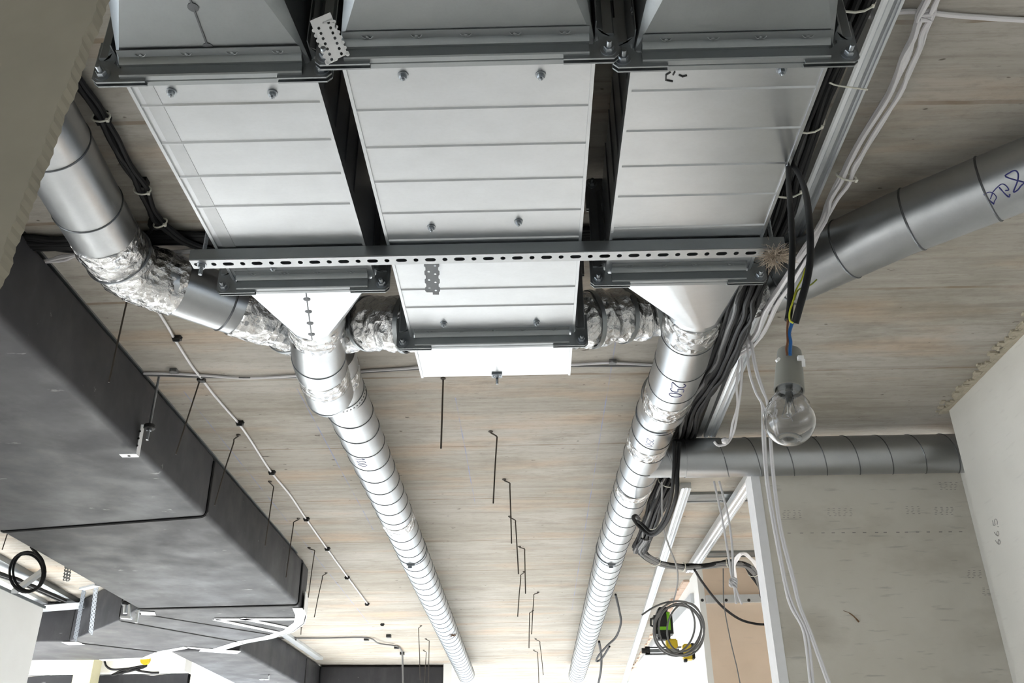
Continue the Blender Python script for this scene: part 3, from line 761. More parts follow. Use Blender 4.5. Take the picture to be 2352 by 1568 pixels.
def onpipe(x, y, A, d, r):
    o = V((0, 0, CAMZ)); v = ray(x, y).normalized(); d = d.normalized(); w0 = o-A
    vp, wp = v-d*v.dot(d), w0-d*w0.dot(d)
    a_, b_, c_ = vp.dot(vp), 2*vp.dot(wp), wp.dot(wp)-r*r; D_ = max(0, b_*b_-4*a_*c_)
    return o+v*((-b_-math.sqrt(D_))/(2*a_))
b = NB()
for st, rr in (([(335, 960), (590, 1220)], .0012), ([(335, 960), (480, 910), (600, 960), (655, 1050), (605, 1150), (590, 1220)], .0008), ([(500, 1090), (545, 960), (570, 900), (700, 760), (800, 700), (900, 740), (975, 850), (880, 870)], .0010),
           ([(720, 780), (960, 1030), (1000, 960)], .0013), ([(1500, 690), (1366, 655), (900, 515), (1000, 410), (1130, 355), (1210, 430), (1200, 620), (1095, 900), (1200, 860), (1290, 750), (1366, 680)], .0013)):
    tube(b, smoothpath([onpipe(2230+x/11.2, 360+y/11.2, B2, axd, RD+.0004) for x, y in st], 4), rr*1.25, 5)
obj('handwritten_letters', b, INK, t)
# ------------------------------------------------------------------ dark insulated ducts
HBD, HTD = 1.060, 1.300
KD = 1.05      # plan numbers below are for a 1.06 m soffit; the clamp rod beside it puts the soffit at 1.113 m
def insul(parent, plan, name, z0=HBD, z1=HTD, bev=.02, k=KD):
    plan = [(x*k, y*k) for x, y in plan]; z0 *= k; z1 *= k
    b = NB(); poly_slab(b, plan, z0+CAMZ, z1+CAMZ)
    bmesh.ops.bevel(b, geom=[e for e in b.edges], offset=bev, segments=3, affect='EDGES', profile=.6)
    return obj(name, b, RUB, parent, smooth=True)
def seam_ring(parent, a, c, r=.0042, name='joint_tape', z0=HBD, z1=HTD):
    """loop round a duct crossing between plan points a and c (bottom + visible sides)"""
    b = NB(); A, C = V((a[0], a[1], 0))*KD, V((c[0], c[1], 0))*KD; u = (C-A).normalized(); z0 *= KD; z1 *= KD
    e = .001; pts = []
    lo, hi = z0+CAMZ, z1+CAMZ; k = .018
    prof = [(A-u*e, hi-.02), (A-u*e, lo+k), (A+u*.005, lo+.004), (A+u*k, lo-e)]
    for i in range(1, 8): prof.append((A.lerp(C, i/8), lo-e))
    prof += [(C-u*k, lo-e), (C-u*.005, lo+.004), (C+u*e, lo+k), (C+u*e, hi-.02)]
    tube(b, [V((p.x, p.y, z)) for p, z in prof], r, 6); return obj(name, b, RUBSEAM, parent)
XA, XB = -2.075, -1.216
t = thing('insulated_duct', H(-1.6, 3, HBD), 'large black foam insulated duct filling the left side', 'insulated duct')
insul(t, [(XA, -2.0), (XB, -2.0), (XB, 3.345), (XA, 3.50)], 'insulation_section')
insul(t, [(XA, 3.50), (XB, 3.345), (XB, 4.875), (XA, 4.915)], 'insulation_section')
seam_ring(t, (XA, 3.50), (XB, 3.348), .006); seam_ring(t, (XA, 4.915), (XB, 4.878), .006)
b = NB(); insul_pts = [(XA, 4.915), (XB, 4.878), (-1.235, 5.10), (-1.29, 5.32), (-1.41, 5.57), (-1.60, 5.78), (-1.80, 5.93), (-2.29, 5.20)]
insul(t, insul_pts, 'elbow_section', bev=.01)
insul(t, [(-2.29, 5.20), (-1.80, 5.93), (-2.02, 6.17), (-2.19, 6.06), (-2.42, 6.21), (-2.84, 5.80)], 'elbow_section', bev=.01)
insul(t, [(-2.84, 5.80), (-2.42, 6.21), (-2.60, 6.43), (-2.92, 6.48), (-3.8, 6.44), (-3.8, 5.79)], 'elbow_section', bev=.01)
seam_ring(t, (-2.29, 5.20), (-1.79, 5.93), .005); seam_ring(t, (-2.84, 5.80), (-2.42, 6.21), .005)
seam_ring(t, (-2.13, 5.0), (-1.52, 5.72), .004)
def strip(parent, pts, w, z, name='edge_tape', th=.003, mat=TAPE):
    b = NB()
    for p, q in zip(pts, pts[1:]): bar(b, V((p[0]*KD, p[1]*KD, z*KD+CAMZ)), V((q[0]*KD, q[1]*KD, z*KD+CAMZ)), w, th)
    return obj(name, b, mat, parent)
arc = [(-1.225, 4.96), (-1.25, 5.14), (-1.305, 5.34), (-1.42, 5.57), (-1.60, 5.77), (-1.80, 5.91), (-2.02, 6.15)]
strip(t, [(x-.01, y-.02) for x, y in arc], .055, HBD-.0025)
strip(t, [(-2.02, 6.16), (-2.19, 6.04), (-2.42, 6.20), (-2.60, 6.42), (-2.92, 6.47)], .05, HBD-.0025)
strip(t, [(-1.27, 5.22), (-1.75, 5.19)], .05, HBD-.004); strip(t, [(-1.75, 5.19), (-1.48, 5.62)], .045, HBD-.004); strip(t, [(-1.60, 5.17), (-1.38, 5.50)], .045, HBD-.004)
strip(t, [(-2.09, 5.00), (-2.02, 5.02)], .09, HBD-.0035); strip(t, [(-2.88, 5.84), (-2.78, 5.84)], .10, HBD-.0035)
b = NB()
for p, q in zip(arc, arc[1:]): bar(b, V((p[0]*KD+.018, p[1]*KD+.01, HBD*KD+.045+CAMZ)), V((q[0]*KD+.018, q[1]*KD+.01, HBD*KD+.045+CAMZ)), .004, .10)
obj('side_tape', b, TAPE, t)
# continuing branch of the insulated duct
t = thing('insulated_duct', H(-2, 7, HBD), 'smaller dark insulated duct continuing behind the taped elbow', 'insulated duct')
insul(t, [(-2.36, 6.20), (-1.90, 6.20), (-1.845, 8.42), (-2.36, 8.42)], 'insulation_section')
seam_ring(t, (-2.36, 7.9), (-1.858, 7.9), .008)
strip(t, [(-2.13, 6.13), (-1.92, 6.25)], .12, HBD-.003); 
t = thing('insulated_duct', H(-1.4, 8.6, 1.0), 'dark insulated duct crossing the far end between the spiral pipe and pillar', 'insulated duct')
p0, p1 = P(735, 1528, 1.36), P(1018, 1528, 1.36)
insul(t, [(p0.x+.0, p0.y), (p1.x, p1.y), (p1.x, p1.y+.5), (p0.x, p0.y+.5)], 'insulation_section', .95, 1.355, k=1)
b = NB(); box(b, (p0.x-.16, p0.y-.02, 0), (p0.x-.005, p0.y+.3, ZC)); struct('wall_pillar_far', b, RWALL)
b = NB(); box(b, (p1.x+.005, p1.y-.02, 1.95), (p1.x+.08, p1.y+.3, ZC)); struct('trim_5', b, PAINT)
# pale upper rail above the dark duct
b = NB(); bar(b, H(XB*KD-.012, 1.6, HTD*KD+.004), H(XB*KD-.012, 5.0, HTD*KD+.004), .022, .006)
tag(obj('duct_hanger_rail', b, GALVD), 'thin pale rail along the upper edge of the large black duct', 'rail')
b = NB(); bar(b, H(-1.93, 6.2, CEIL-.012), H(-1.86, 8.4, CEIL-.012), .06, .022); tag(obj('ceiling_rail', b, FROST), 'white rail on the ceiling above the far dark duct', 'rail')
# ------------------------------------------------------------------ wire hangers
def hanger(an, bd, bt, label, r=.0028, mat=DARKW, hh=None, eye=True):
    a = P(*an, CEIL); k = P(*bd, CEIL-.004) if bd else a
    e = PY(*bt, k.y); b = NB()
    if bd:
        pts = [a, a+V((0, 0, -.006)), (a+k)/2+V((0, 0, -.008)), k+V((0, 0, -.012)), k+V((0, 0, -.03)), V((k.x*.5+e.x*.5, k.y, (k.z+e.z)/2)), e]
        tube(b, smoothpath(pts, 4), r, 8)
    else: tube(b, [a, (a+e)/2, e], r, 8)
    lathe(b, [(.009, 0), (.009, -.003), (.004, -.006)], a, seg=14)
    tag(obj('wire_hanger', b, mat, smooth=True), label, 'wire hanger', 'wire hangers left in the ceiling')
HG = [((293, 684), None, (250, 878), 'straight wire hanger below the foil elbow of the bent left pipe'),
 ((460, 870), None, (404, 1043), 'straight wire hanger between the clamp rod and the white cable'),
 ((548, 998), (538, 1003), (493, 1160), 'bent wire hanger overlapping the first joint of the black duct'),
 ((620, 1105), (629, 1112), (609, 1253), 'bent wire hanger in front of the black duct side, second hooked one'),
 ((686, 1190), (675, 1194), (657, 1326), 'bent wire hanger in front of the black duct side, third hooked one'),
 ((710, 1257), (723, 1259), (708, 1372), 'bent wire hanger by the corner of the black duct end'),
 ((749, 1315), (741, 1318), (722, 1417), 'bent wire hanger just beyond the taped elbow corner'),
 ((1018, 868), None, (1013, 1030), 'straight black wire hanger just beyond the middle duct box'),
 ((1127, 990), (1141, 996), (1133, 1156), 'hooked wire hanger in the middle ceiling, nearest of its row'),
 ((1158, 1100), (1171, 1104), (1175, 1248), 'hooked wire hanger in the middle ceiling, second of its row'),
 ((1171, 1185), (1184, 1190), (1191, 1318), 'hooked wire hanger in the middle ceiling, third of its row'),
 ((1193, 1254), (1205, 1256), (1207, 1363), 'hooked wire hanger in the middle ceiling, fourth of its row'),
 ((1204, 1312), (1196, 1316), (1189, 1416), 'hooked wire hanger in the middle ceiling, fifth of its row'),
 ((1236, 1359), (1226, 1361), (1221, 1456), 'hooked wire hanger in the middle ceiling, sixth of its row'),
 ((1224, 1401), (1216, 1404), (1215, 1488), 'hooked wire hanger in the middle ceiling, seventh of its row'),
 ((1230, 1466), (1240, 1470), (1248, 1550), 'pale wire hanger near the bottom, eighth of the middle row'),
 ((1226, 1492), (1235, 1495), (1238, 1575), 'pale wire hanger near the bottom, farthest of the middle row'),
 ((967, 1436), (962, 1438), (965, 1560), 'pale wire hanger in front of the far dark duct, leftmost'),
 ((978, 1466), (986, 1468), (984, 1570), 'pale wire hanger in front of the far dark duct, rightmost'),
 ((973, 1492), (979, 1494), (975, 1575), 'pale wire hanger in front of the far dark duct, middle one'),
 ((692, 1440), None, (691, 1457), 'tiny wire stub beside the taped elbow of the black duct')]
for i, (a, bd, bt, lab) in enumerate(HG): hanger(a, bd, bt, lab, r=.0026 if i < 7 else .0030)
hanger((18, 1222), None, (5, 1262), 'dark wire hanger at the left edge above the coiled cable')
# clamp rods with rubber lined clip and angle bracket
def clamp_rod(top, bot, label, s=1.):
    a = P(*top, CEIL); e = PY(*bot, a.y)
    t = thing('clamp_rod', e, label, 'hanger rod', 'threaded rods with clamps beside the dark ducts')
    rod('rod', a, e, .0042*s, STEEL, None, None, thread=True, parent=t)
    k = a.lerp(e, .80); b = NB(); lathe(b, [(.0165*s, -.008), (.019*s, -.005), (.019*s, .005), (.0165*s, .008)], k, seg=20); obj('rubber_clamp', b, CLIP, t)
    b = NB(); hexnut(b, k-V((0, 0, .014)), V((0, 0, 1)), .009*s, .008); obj('nut', b, STEEL, t)
    b = NB(); L = k+V((-.024*s, 0, 0)); bar(b, k+V((-.012, 0, .004)), L+V((0, 0, .004)), .022*s, .002); bar(b, L+V((0, 0, .005)), L+V((-.002, .01, -.095*s)), .024*s, .002, V((1, 0, 0)))
    q = L+V((-.002, .01, -.095*s)); bar(b, q, q+V((-.055*s, 0, 0)), .026*s, .002); obj('angle_bracket', b, TAPE, t)
    b = NB()
    for z in (.02, .045, .07): lathe(b, [(.004*s, 0), (.004*s, .001)], L+V((.0, .004, -z*s))+V((0, -.016, 0)), V((0, -1, 0)), 10)
    lathe(b, [(.005*s, 0), (.005*s, -.002)], q+V((-.028*s, 0, -.001)), seg=10); obj('slot', b, BINK, t)
clamp_rod((365, 865), (338, 1010), 'threaded rod with black clamp and bright angle bracket beside the large black duct')
clamp_rod((640, 1471), (628, 1535), 'small far threaded rod with clamp in front of the farther dark duct', 1.3)
# ------------------------------------------------------------------ cables
def cable(name, pts, r, mat, label, cat='cable', group=None, seg=8, n=6, parent=None):
    b = NB(); tube(b, smoothpath(pts, n), r, seg); o = obj(name, b, mat, parent, smooth=True)
    if parent is None: tag(o, label, cat, group)
    return o
def bundle(name, pts, n, r, spread, mats, label, cat='cable bundle', ties=(), flat=.6, wav=.012, tie_r=None, squeeze=None):
    t = thing(name, V(pts[0]), label, cat)
    base = smoothpath(pts, 6)
    for i in range(n):
        ph = random.uniform(0, 6.28); rr = spread*math.sqrt(random.random()); fx, fz = math.cos(ph)*rr, math.sin(ph)*rr*flat
        sp = random.uniform(-.35, .35)
        q = []
        for j, p in enumerate(base):
            k_ = squeeze(j/(len(base)-1)) if squeeze else 1.
            tt = base[min(j+1, len(base)-1)]-base[max(j-1, 0)]; s, u = frame_of(tt)
            wv = wav*noise.noise(V((j*.22+i*7, i*3., 0))); wz = wav*.5*noise.noise(V((j*.22+i*5, 9, i*2.)))
            q.append(p+s*(fx/math.sqrt(k_)+wv*k_)+u*(fz+wz)*k_)
        b = NB(); tube(b, q, r*random.uniform(.85, 1.2), 7); obj('cable', b, mats[i % len(mats)], t, smooth=True)
    for f in ties:
        i = int(f*(len(base)-1)); c = base[i]; tt = (base[min(i+1, len(base)-1)]-base[max(0, i-1)]).normalized(); s, u = frame_of(tt)
        R1 = (tie_r or spread)+r*1.2
        b = NB(); tube(b, [c+s*math.cos(a*math.pi/8)*R1+u*math.sin(a*math.pi/8)*R1*max(flat, .7) for a in range(16)], .0022, 6, closed=True)
        h_ = c+s*R1*.8-u*R1*.5; bar(b, h_-tt*.004, h_+tt*.004, .006, .006)
        obj('cable_tie', b, TIE, t)
    return t
# left black pair down the ceiling
bundle('cable_bundle', [P(110, 95, CEIL-.02), P(175, 180, CEIL-.022), P(232, 268, CEIL-.022), P(275, 350, CEIL-.024), P(322, 425, CEIL-.024), P(345, 480, CEIL-.022), P(368, 512, CEIL-.022), P(410, 545, CEIL-.03), P(470, 572, CEIL-.03), P(560, 590, CEIL-.03)],
       5, .0062, .012, [BLACKC], 'black cables tied together down the ceiling left of the left duct', ties=(.235, .47, .67), wav=.006)
for x, y, lab in ((238, 262, 'nearest'), (327, 412, 'middle'), (358, 505, 'farthest')):
    b = NB(); p = P(x, y, CEIL); box(b, (p.x-.014, p.y-.010, ZC-.022), (p.x+.014, p.y+.012, ZC)); lathe(b, [(.006, 0), (.006, -.028)], p+V((.004, 0, 0)), seg=10)
    tag(obj('cable_mount', b, CLIP), 'black plastic mount behind the tied black cables, %s one' % lab, 'cable mount', 'mounts of the tied black cables')
cable('cable', [P(352, 515, CEIL-.02), P(345, 530, CEIL-.02), P(325, 548, CEIL-.02), P(290, 556, CEIL-.02)], .005, BLACKC, 'short thin black cable curling away from the last tie by the left duct')
# transverse black run
bundle('cable_bundle', [P(-40, 560, CEIL-.014), P(70, 560, CEIL-.014), P(180, 565, CEIL-.014), P(330, 552, CEIL-.014), P(470, 552, CEIL-.014), P(700, 555, CEIL-.014), P(950, 560, CEIL-.014), P(1345, 540, CEIL-.014), P(1420, 545, CEIL-.014)],
       18, .0062, .030, [BLACKC], 'thick run of black cables crossing the ceiling behind the ducts', flat=.22, wav=.012)
bundle('cable_bundle', [P(60, 605, CEIL-.012), P(130, 594, CEIL-.012), P(200, 580, CEIL-.012), P(330, 577, CEIL-.012), P(450, 577, CEIL-.012), P(560, 590, CEIL-.012)],
       3, .0042, .008, [WHITEC], 'white cables beside the black run behind the bent left pipe', wav=.012)
# white ceiling cable with clips on the left
wp = [(345, 692), (360, 710), (385, 750), (405, 785), (440, 840), (462, 868), (490, 905), (520, 940), (548, 972), (575, 1010), (620, 1080), (665, 1135), (702, 1190), (750, 1258), (797, 1323), (843, 1385)]
cable('white_cable', [P(x, y, CEIL-.006) for x, y in wp], .0042, WHITEC, 'white cable clipped along the ceiling beside the large black duct')
for i, (x, y) in enumerate(((408, 776), (552, 970), (625, 1083), (704, 1190), (752, 1258), (797, 1324), (843, 1385), (878, 1432))):
    b = NB(); p = P(x, y, CEIL); q = p+V((.004, -.012, 0))
    box(b, (q.x-.012, q.y-.008, ZC-.014), (q.x+.012, q.y+.008, ZC)); tube(b, [q+V((-.015, 0, -.004)), q+V((-.010, 0, -.016)), q+V((.006, 0, -.017)), q+V((.014, 0, -.004))], .0035, 6)
    tag(obj('cable_clip', b, CLIP), 'black ceiling clip on the left white cable, %s from the bent pipe' % ['first', 'second', 'third', 'fourth', 'fifth', 'sixth', 'seventh', 'eighth'][i], 'cable clip', 'black clips along the left white cable')
cable('white_cable', [P(330, 857, CEIL-.006), P(395, 858, CEIL-.006), P(470, 862, CEIL-.006), P(560, 868, CEIL-.006), P(660, 864, CEIL-.006), P(820, 853, CEIL-.006), P(930, 846, CEIL-.006), P(1000, 842, CEIL-.008), P(1290, 838, CEIL-.008), P(1400, 833, CEIL-.006), P(1520, 838, CEIL-.006), P(1640, 832, CEIL-.006)], .0045, WHITEC, 'white cable crossing the ceiling from the black duct to the right pipe')
cable('white_cable', [P(335, 861, CEIL-.006), P(480, 866, CEIL-.006), P(640, 867, CEIL-.006), P(850, 854, CEIL-.006), P(1000, 846, CEIL-.006), P(1300, 841, CEIL-.006), P(1520, 840, CEIL-.006)], .0038, GREYC, 'thin grey cable close beside the white cross ceiling cable')
for x, y, lab in ((400, 848, 'near the black duct'), (1407, 827, 'near the right pipe'), (463, 868, 'where two white cables cross')):
    b = NB(); p = P(x, y, CEIL); box(b, (p.x-.012, p.y-.01, ZC-.012), (p.x+.012, p.y+.012, ZC)); tube(b, [p+V((-.006, -.012, -.008)), p+V((0, -.018, -.014)), p+V((.01, -.008, -.012))], .003, 6)
    tag(obj('cable_clip', b, GREYC if 'near' in lab else CLIP), 'ceiling clip on the crossing white cable ' + lab, 'cable clip', 'clips along the crossing white cable')
# upper right white cable
cable('white_cable', [P(1985, 38, CEIL-.006), P(2090, 26, CEIL-.006), P(2200, 36, CEIL-.006), P(2352, 46, CEIL-.006), P(2500, 52, CEIL-.006), H(1.56, 1.30, CEIL-.006)], .0052, WHITEC, 'single white cable crossing the ceiling at the top right corner')
# black bundle along the right duct
hbk = 1.27
bb_ = [H(.572, -1.0, hbk), H(.572, 0, hbk), H(.572, .8, hbk), H(.575, 1.2, hbk), H(.573, 1.5, hbk), H(.575, 1.72, 1.24), P(1723, 643, 1.15), P(1706, 700, 1.145), P(1682, 765, 1.18), P(1656, 830, 1.25), P(1628, 875, 1.29), P(1592, 930, 1.31), P(1578, 985, 1.340), P(1565, 1030, 1.357), P(1548, 1072, 1.352), P(1524, 1120, 1.31), P(1500, 1180, 1.28), P(1482, 1230, 1.27), P(1468, 1262, 1.26)]
bundle('cable_bundle', bb_, 26, .0060, .034, [BLACKC]*12+[GREYC], 'thick black cable bundle running beside the right duct and pipe', flat=.9, wav=.011, ties=(.165, .215, .265, .82, .91),
       squeeze=lambda t: 1-.62*math.exp(-((t-.74)/.055)**2))
cable('white_cable', [P(1905, 190, 1.24), P(1922, 196, 1.24), P(1955, 201, 1.24), P(1993, 206, 1.24)], .0016, TIE, 'loose nylon tie tail sticking out of the black bundle at upper right', 'cable tie')
# white bundle
hwb = 1.335
bundle('white_cable_bundle', [H(.80, -1.0, hwb), H(.775, .4, hwb), P(2165, -50, hwb), P(2126, 40, hwb), P(2096, 118, hwb), P(2051, 218, hwb), P(1972, 350, hwb), P(1944, 405, 1.32), P(1903, 480, 1.28), P(1847, 589, 1.165), P(1782, 690, 1.165), P(1742, 770, 1.23), P(1712, 800, 1.30), P(1680, 822, hwb), P(1640, 838, hwb)],
       5, .0050, .0190, [WHITEC], 'bundle of white cables running diagonally past the hanging bulb', ties=(.50,), flat=.5, wav=.008)
# ceiling profile (steel track) right
def u_track(name, a, c, w, h, label, mat=FROST, cat='steel profile', group=None, lips=True):
    b = NB(); t_ = .0016
    pr_ = [(-w/2, 0), (-w/2, -h), (-w/2+w*.12, -h), (-w/2+w*.12, -h+.003), (-w*.2, -h), (-w*.1, -h+.004), (w*.1, -h+.004), (w*.2, -h), (w/2-w*.12, -h+.003), (w/2-w*.12, -h), (w/2, -h), (w/2, 0)]
    extrude(b, pr_, a, c)
    tag(obj(name, b, mat), label, cat, group)
p0, p1 = P(2062, -30, CEIL-.0), P(1618, 1003, CEIL)
u_track('steel_profile', V((.671, -1.0, ZC)), V((.706, 3.36, ZC)), .044, .026, 'long bright ribbed steel profile on the ceiling beside the white cables', group='steel profiles on the ceiling')
b = NB(); pa_, pb_ = P(1866, 300, CEIL-.012), P(1604, 1000, CEIL-.012); dd_ = (pb_-pa_); bar(b, pa_-dd_*1.2, pb_, .020, .020); tag(obj('steel_angle', b, GALVD), 'thin dull steel angle on the ceiling left of the ribbed profile', 'steel profile')  # dull flat strip along the ceiling beside the profile
u_track('steel_profile', P(1575, 1108, CEIL), P(1425, 1590, CEIL), .045, .028, 'bright steel profile on the ceiling running along beside the right pipe', group='steel profiles on the ceiling')
u_track('steel_profile', V((.955, YF+.2, ZC-.03)), V((.925, 5.36, ZC-.03)), .055, .03, 'bright steel profile starting behind the plasterboard edge', group='steel profiles on the ceiling')
u_track('steel_profile', V((.74, 4.15, ZC)), V((1.9, 4.15, ZC)), .12, .012, 'grey steel cross profile just behind the branch pipe', GALVD, group='steel profiles on the ceiling')
u_track('steel_profile', V((1.0, 5.16, ZC)), V((2.2, 5.16, ZC)), .10, .012, 'grey steel cross profile above the black cable turn', GALVD, group='steel profiles on the ceiling')
zb = PY(1650, 1376, YB-.01).z
t = thing('wall_profile', V((1.3, YB-.01, zb)), 'horizontal steel profile with round holes across the beige board', 'steel profile')
b = NB(); box(b, (1.022, YB-.03, zb-.022), (2.2, YB, zb+.022)); obj('profile_body', b, FROST, t)
b = NB()
for x in (1613, 1668, 1720): lathe(b, [(.009, 0), (.009, .002)], PY(x, 1378, YB-.0305), V((0, -1, 0)), 14)
obj('screw_hole', b, CLIP, t)
b = NB(); bar(b, PX(1590, 1374, .975), PX(1400, 1590, .975), .06, .02, V((1, 0, 0))); tag(obj('steel_brace', b, FROST), 'pale steel stud slanting down the white side wall behind the laser level', 'steel profile')
# black cable turn to the right
bundle('cable_bundle', [H(.56, 4.40, 1.25), P(1470, 1262, 1.25), P(1505, 1290, 1.24), P(1560, 1301, 1.24), P(1620, 1300, 1.24), P(1680, 1292, 1.24), P(1722, 1305, 1.22), P(1745, 1340, 1.18), P(1760, 1380, 1.14)],
       12, .0075, .022, [BLACKC, BLACKC, GREYC], 'black and grey cable bundle turning right towards the plasterboard edge', ties=(.25, .4, .62, .8), wav=.015)
cable('black_cable', [P(1595, 1308, 1.20), P(1612, 1335, 1.17), P(1640, 1372, 1.12), P(1665, 1398, 1.08), P(1700, 1422, 1.05), P(1735, 1432, 1.03), P(1765, 1434, 1.02)], .007, BLACKC, 'single black cable drooping across the beige board')
bundle('white_cable_bundle', [P(1690, 1330, 1.2), P(1688, 1300, 1.2), P(1698, 1275, 1.21), P(1712, 1272, 1.21), P(1735, 1295, 1.19), P(1752, 1330, 1.15)], 3, .005, .010, [WHITEC], 'short white cables arching over the black bundle by the plasterboard edge', wav=.01)
# black loop around the right pipe
cable('black_cable', [P(1560, 1015, 1.22), P(1556, 1080, 1.12), P(1553, 1140, 1.05), P(1530, 1200, 1.02), P(1500, 1228, 1.02), P(1472, 1212, 1.06), P(1455, 1190, 1.12), P(1460, 1184, 1.14), P(1468, 1192, 1.16)], .0075, BLACKC, 'black cable loop hanging below the right spiral pipe, left strand')
cable('black_cable', [P(1549, 1012, 1.22), P(1548, 1080, 1.12), P(1540, 1150, 1.06), P(1520, 1202, 1.03), P(1497, 1222, 1.03), P(1474, 1203, 1.07), P(1462, 1196, 1.11)], .0068, BLACKC, 'thinner black cable strand inside the loop below the right spiral pipe')
cable('black_cable', [P(1414, 1365, 1.22), P(1422, 1400, 1.18), P(1426, 1430, 1.15), P(1415, 1462, 1.12), P(1395, 1482, 1.10), P(1375, 1505, 1.08), P(1370, 1518, 1.08), P(1382, 1512, 1.08), P(1400, 1484, 1.10)], .007, BLACKC, 'black cable loop hanging near the far part of the right pipe')
cable('black_cable', [P(1376, 1473, 1.22), P(1381, 1505, 1.18), P(1380, 1540, 1.12), P(1372, 1580, 1.08)], .009, BLACKC, 'black cable dropping past the far right pipe to the bottom edge')
cable('grey_cable', [P(1520, 1105, 1.22), P(1522, 1200, 1.14), P(1535, 1250, 1.1), P(1554, 1300, 1.07), P(1556, 1340, 1.05), P(1546, 1385, 1.02)], .004, GREYC, 'thin grey cable dropping to the round grey coil')
# grey coil
t = thing('cable_coil', P(1560, 1500, .9), 'round grey coil of cable hanging in front of the laser level', 'cable coil')
Yk = PY(1560, 1440, 1)[1]*0+4.3
for k, (cx_, cy_, ax_, ay_, tl) in enumerate(((1560, 1442, 58, 62, 0), (1550, 1440, 46, 60, .1), (1565, 1446, 52, 60, -.1), (1572, 1440, 40, 56, .15), (1556, 1448, 55, 58, .05))):
    b = NB(); pts = [PY(cx_+ax_*math.cos(a*math.pi/18+tl), cy_+ay_*math.sin(a*math.pi/18), Yk+.012*k+.02*math.sin(a*math.pi/18)) for a in range(36)]
    tube(b, pts, .0042, 8, closed=True); obj('coil_turn', b, GREYC, t, smooth=True)
b = NB(); tube(b, smoothpath([PY(1560, 1380, Yk), PY(1530, 1383, Yk), PY(1500, 1395, Yk), PY(1474, 1412, Yk)], 6), .0042, 8); obj('loose_end', b, GREYC, t, smooth=True)
# laser level
YQ = 5.0
def Q(x, y, dy=0): return PY(x, y, YQ+dy)
t = thing('laser_level', Q(1540, 1500), 'black and green laser level on a slotted bracket with yellow clamps', 'laser level')
def qbox(name, x0, y0, x1, y1, d, mat, dy=0, bev=.006):
    a, c = Q(x0, y1, dy), Q(x1, y0, dy); b = NB(); box(b, (a.x, YQ+dy, a.z), (c.x, YQ+dy+d, c.z))
    if bev: bmesh.ops.bevel(b, geom=b.edges[:], offset=bev, segments=2, affect='EDGES')
    return obj(name, b, mat, t)
qbox('body', 1506, 1402, 1544, 1462, .10, CLIP, bev=.018); qbox('top_cap', 1512, 1393, 1534, 1403, .08, CLIP, .01)
qbox('green_stripe', 1512, 1438, 1538, 1446, .10, GPL, -.004, .002); qbox('green_trim', 1534, 1405, 1538, 1446, .02, GPL, -.003, .001)
b = NB(); tube(b, [Q(1506, 1418), Q(1495, 1421), Q(1495, 1436), Q(1507, 1440)], .006, 8); obj('side_handle', b, CLIP, t)
qbox('mount_foot', 1510, 1462, 1542, 1468, .06, CLIP, .01); qbox('yellow_block', 1532, 1466, 1556, 1488, .05, YPL, .01)
b = NB()
for ya, yb_ in ((1484, 1487), (1499, 1503)): a, c = Q(1484, yb_, .02), Q(1565, ya, .02); box(b, (a.x, a.y, a.z), (c.x, a.y+.02, c.z))
a, c = Q(1483, 1503, .02), Q(1492, 1484, .02); box(b, (a.x, a.y, a.z), (c.x, a.y+.02, c.z)); obj('slotted_bracket', b, CLIP, t)
b = NB(); a, c = Q(1492, 1498, .03), Q(1560, 1489, .03); box(b, (a.x, a.y, a.z), (c.x, a.y+.01, c.z)); obj('slide_rail', b, STEEL, t)
b = NB(); tube(b, [Q(1474, 1494, .03), Q(1484, 1494, .03)], .014, 12); obj('bracket_knob', b, CLIP, t)
qbox('yellow_clamp', 1572, 1477, 1591, 1513, .06, YPL, .02); qbox('clamp_grip', 1590, 1476, 1594, 1512, .05, CLIP, .02, .002); qbox('clamp_foot', 1572, 1512, 1579, 1519, .03, CLIP, .02, .002)
b = NB(); tube(b, [Q(1556, 1500, .04), Q(1575, 1502, .04)], .008, 8); obj('clamp_bar', b, CLIP, t)
# thin grey wire over beige board
cable('grey_cable', [PY(1661, 1305, 5.2), PY(1662, 1375, 5.2), PY(1668, 1420, 5.2), PY(1680, 1480, 5.2), PY(1692, 1530, 5.2), PY(1702, 1580, 5.2)], .003, GREYC, 'very thin grey wire hanging in front of the beige board')
# white hanging cables right
for k, pts in enumerate(([(1642, 1045), (1650, 1120), (1661, 1200), (1672, 1260), (1681, 1320), (1692, 1355), (1703, 1388)], [(1625, 1040), (1636, 1080), (1650, 1120), (1673, 1190), (1683, 1250), (1684, 1320), (1690, 1385)])):
    pass
t = thing('hanging_cable', PY(1685, 1390, 3.3), 'pair of thin white cords knotted together beside the plasterboard edge', 'cord')
for pts in ([(1640, 1105), (1652, 1160), (1662, 1210), (1672, 1270), (1680, 1320), (1686, 1345), (1691, 1386)], [(1652, 1105), (1664, 1150), (1675, 1200), (1682, 1260), (1684, 1320), (1688, 1345), (1704, 1387)]):
    b = NB(); tube(b, smoothpath([PY(x, y, 3.30) for x, y in pts], 6), .0042, 8); obj('strand', b, WHITEC, t, smooth=True)
b = NB()
for k in range(5):
    tube(b, [PY(1684+8*math.cos(a*math.pi/6+k), 1338+7*math.sin(a*math.pi/6)+k*2-4, 3.295+.006*math.sin(a+k)) for a in range(12)], .004, 6, closed=True)
obj('knot', b, WHITEC, t, smooth=True)
t = thing('hanging_cable', P(1650, 1028, 1.25), 'white cables ending in a taped knot left of the bulb', 'cord')
YK = 2.6
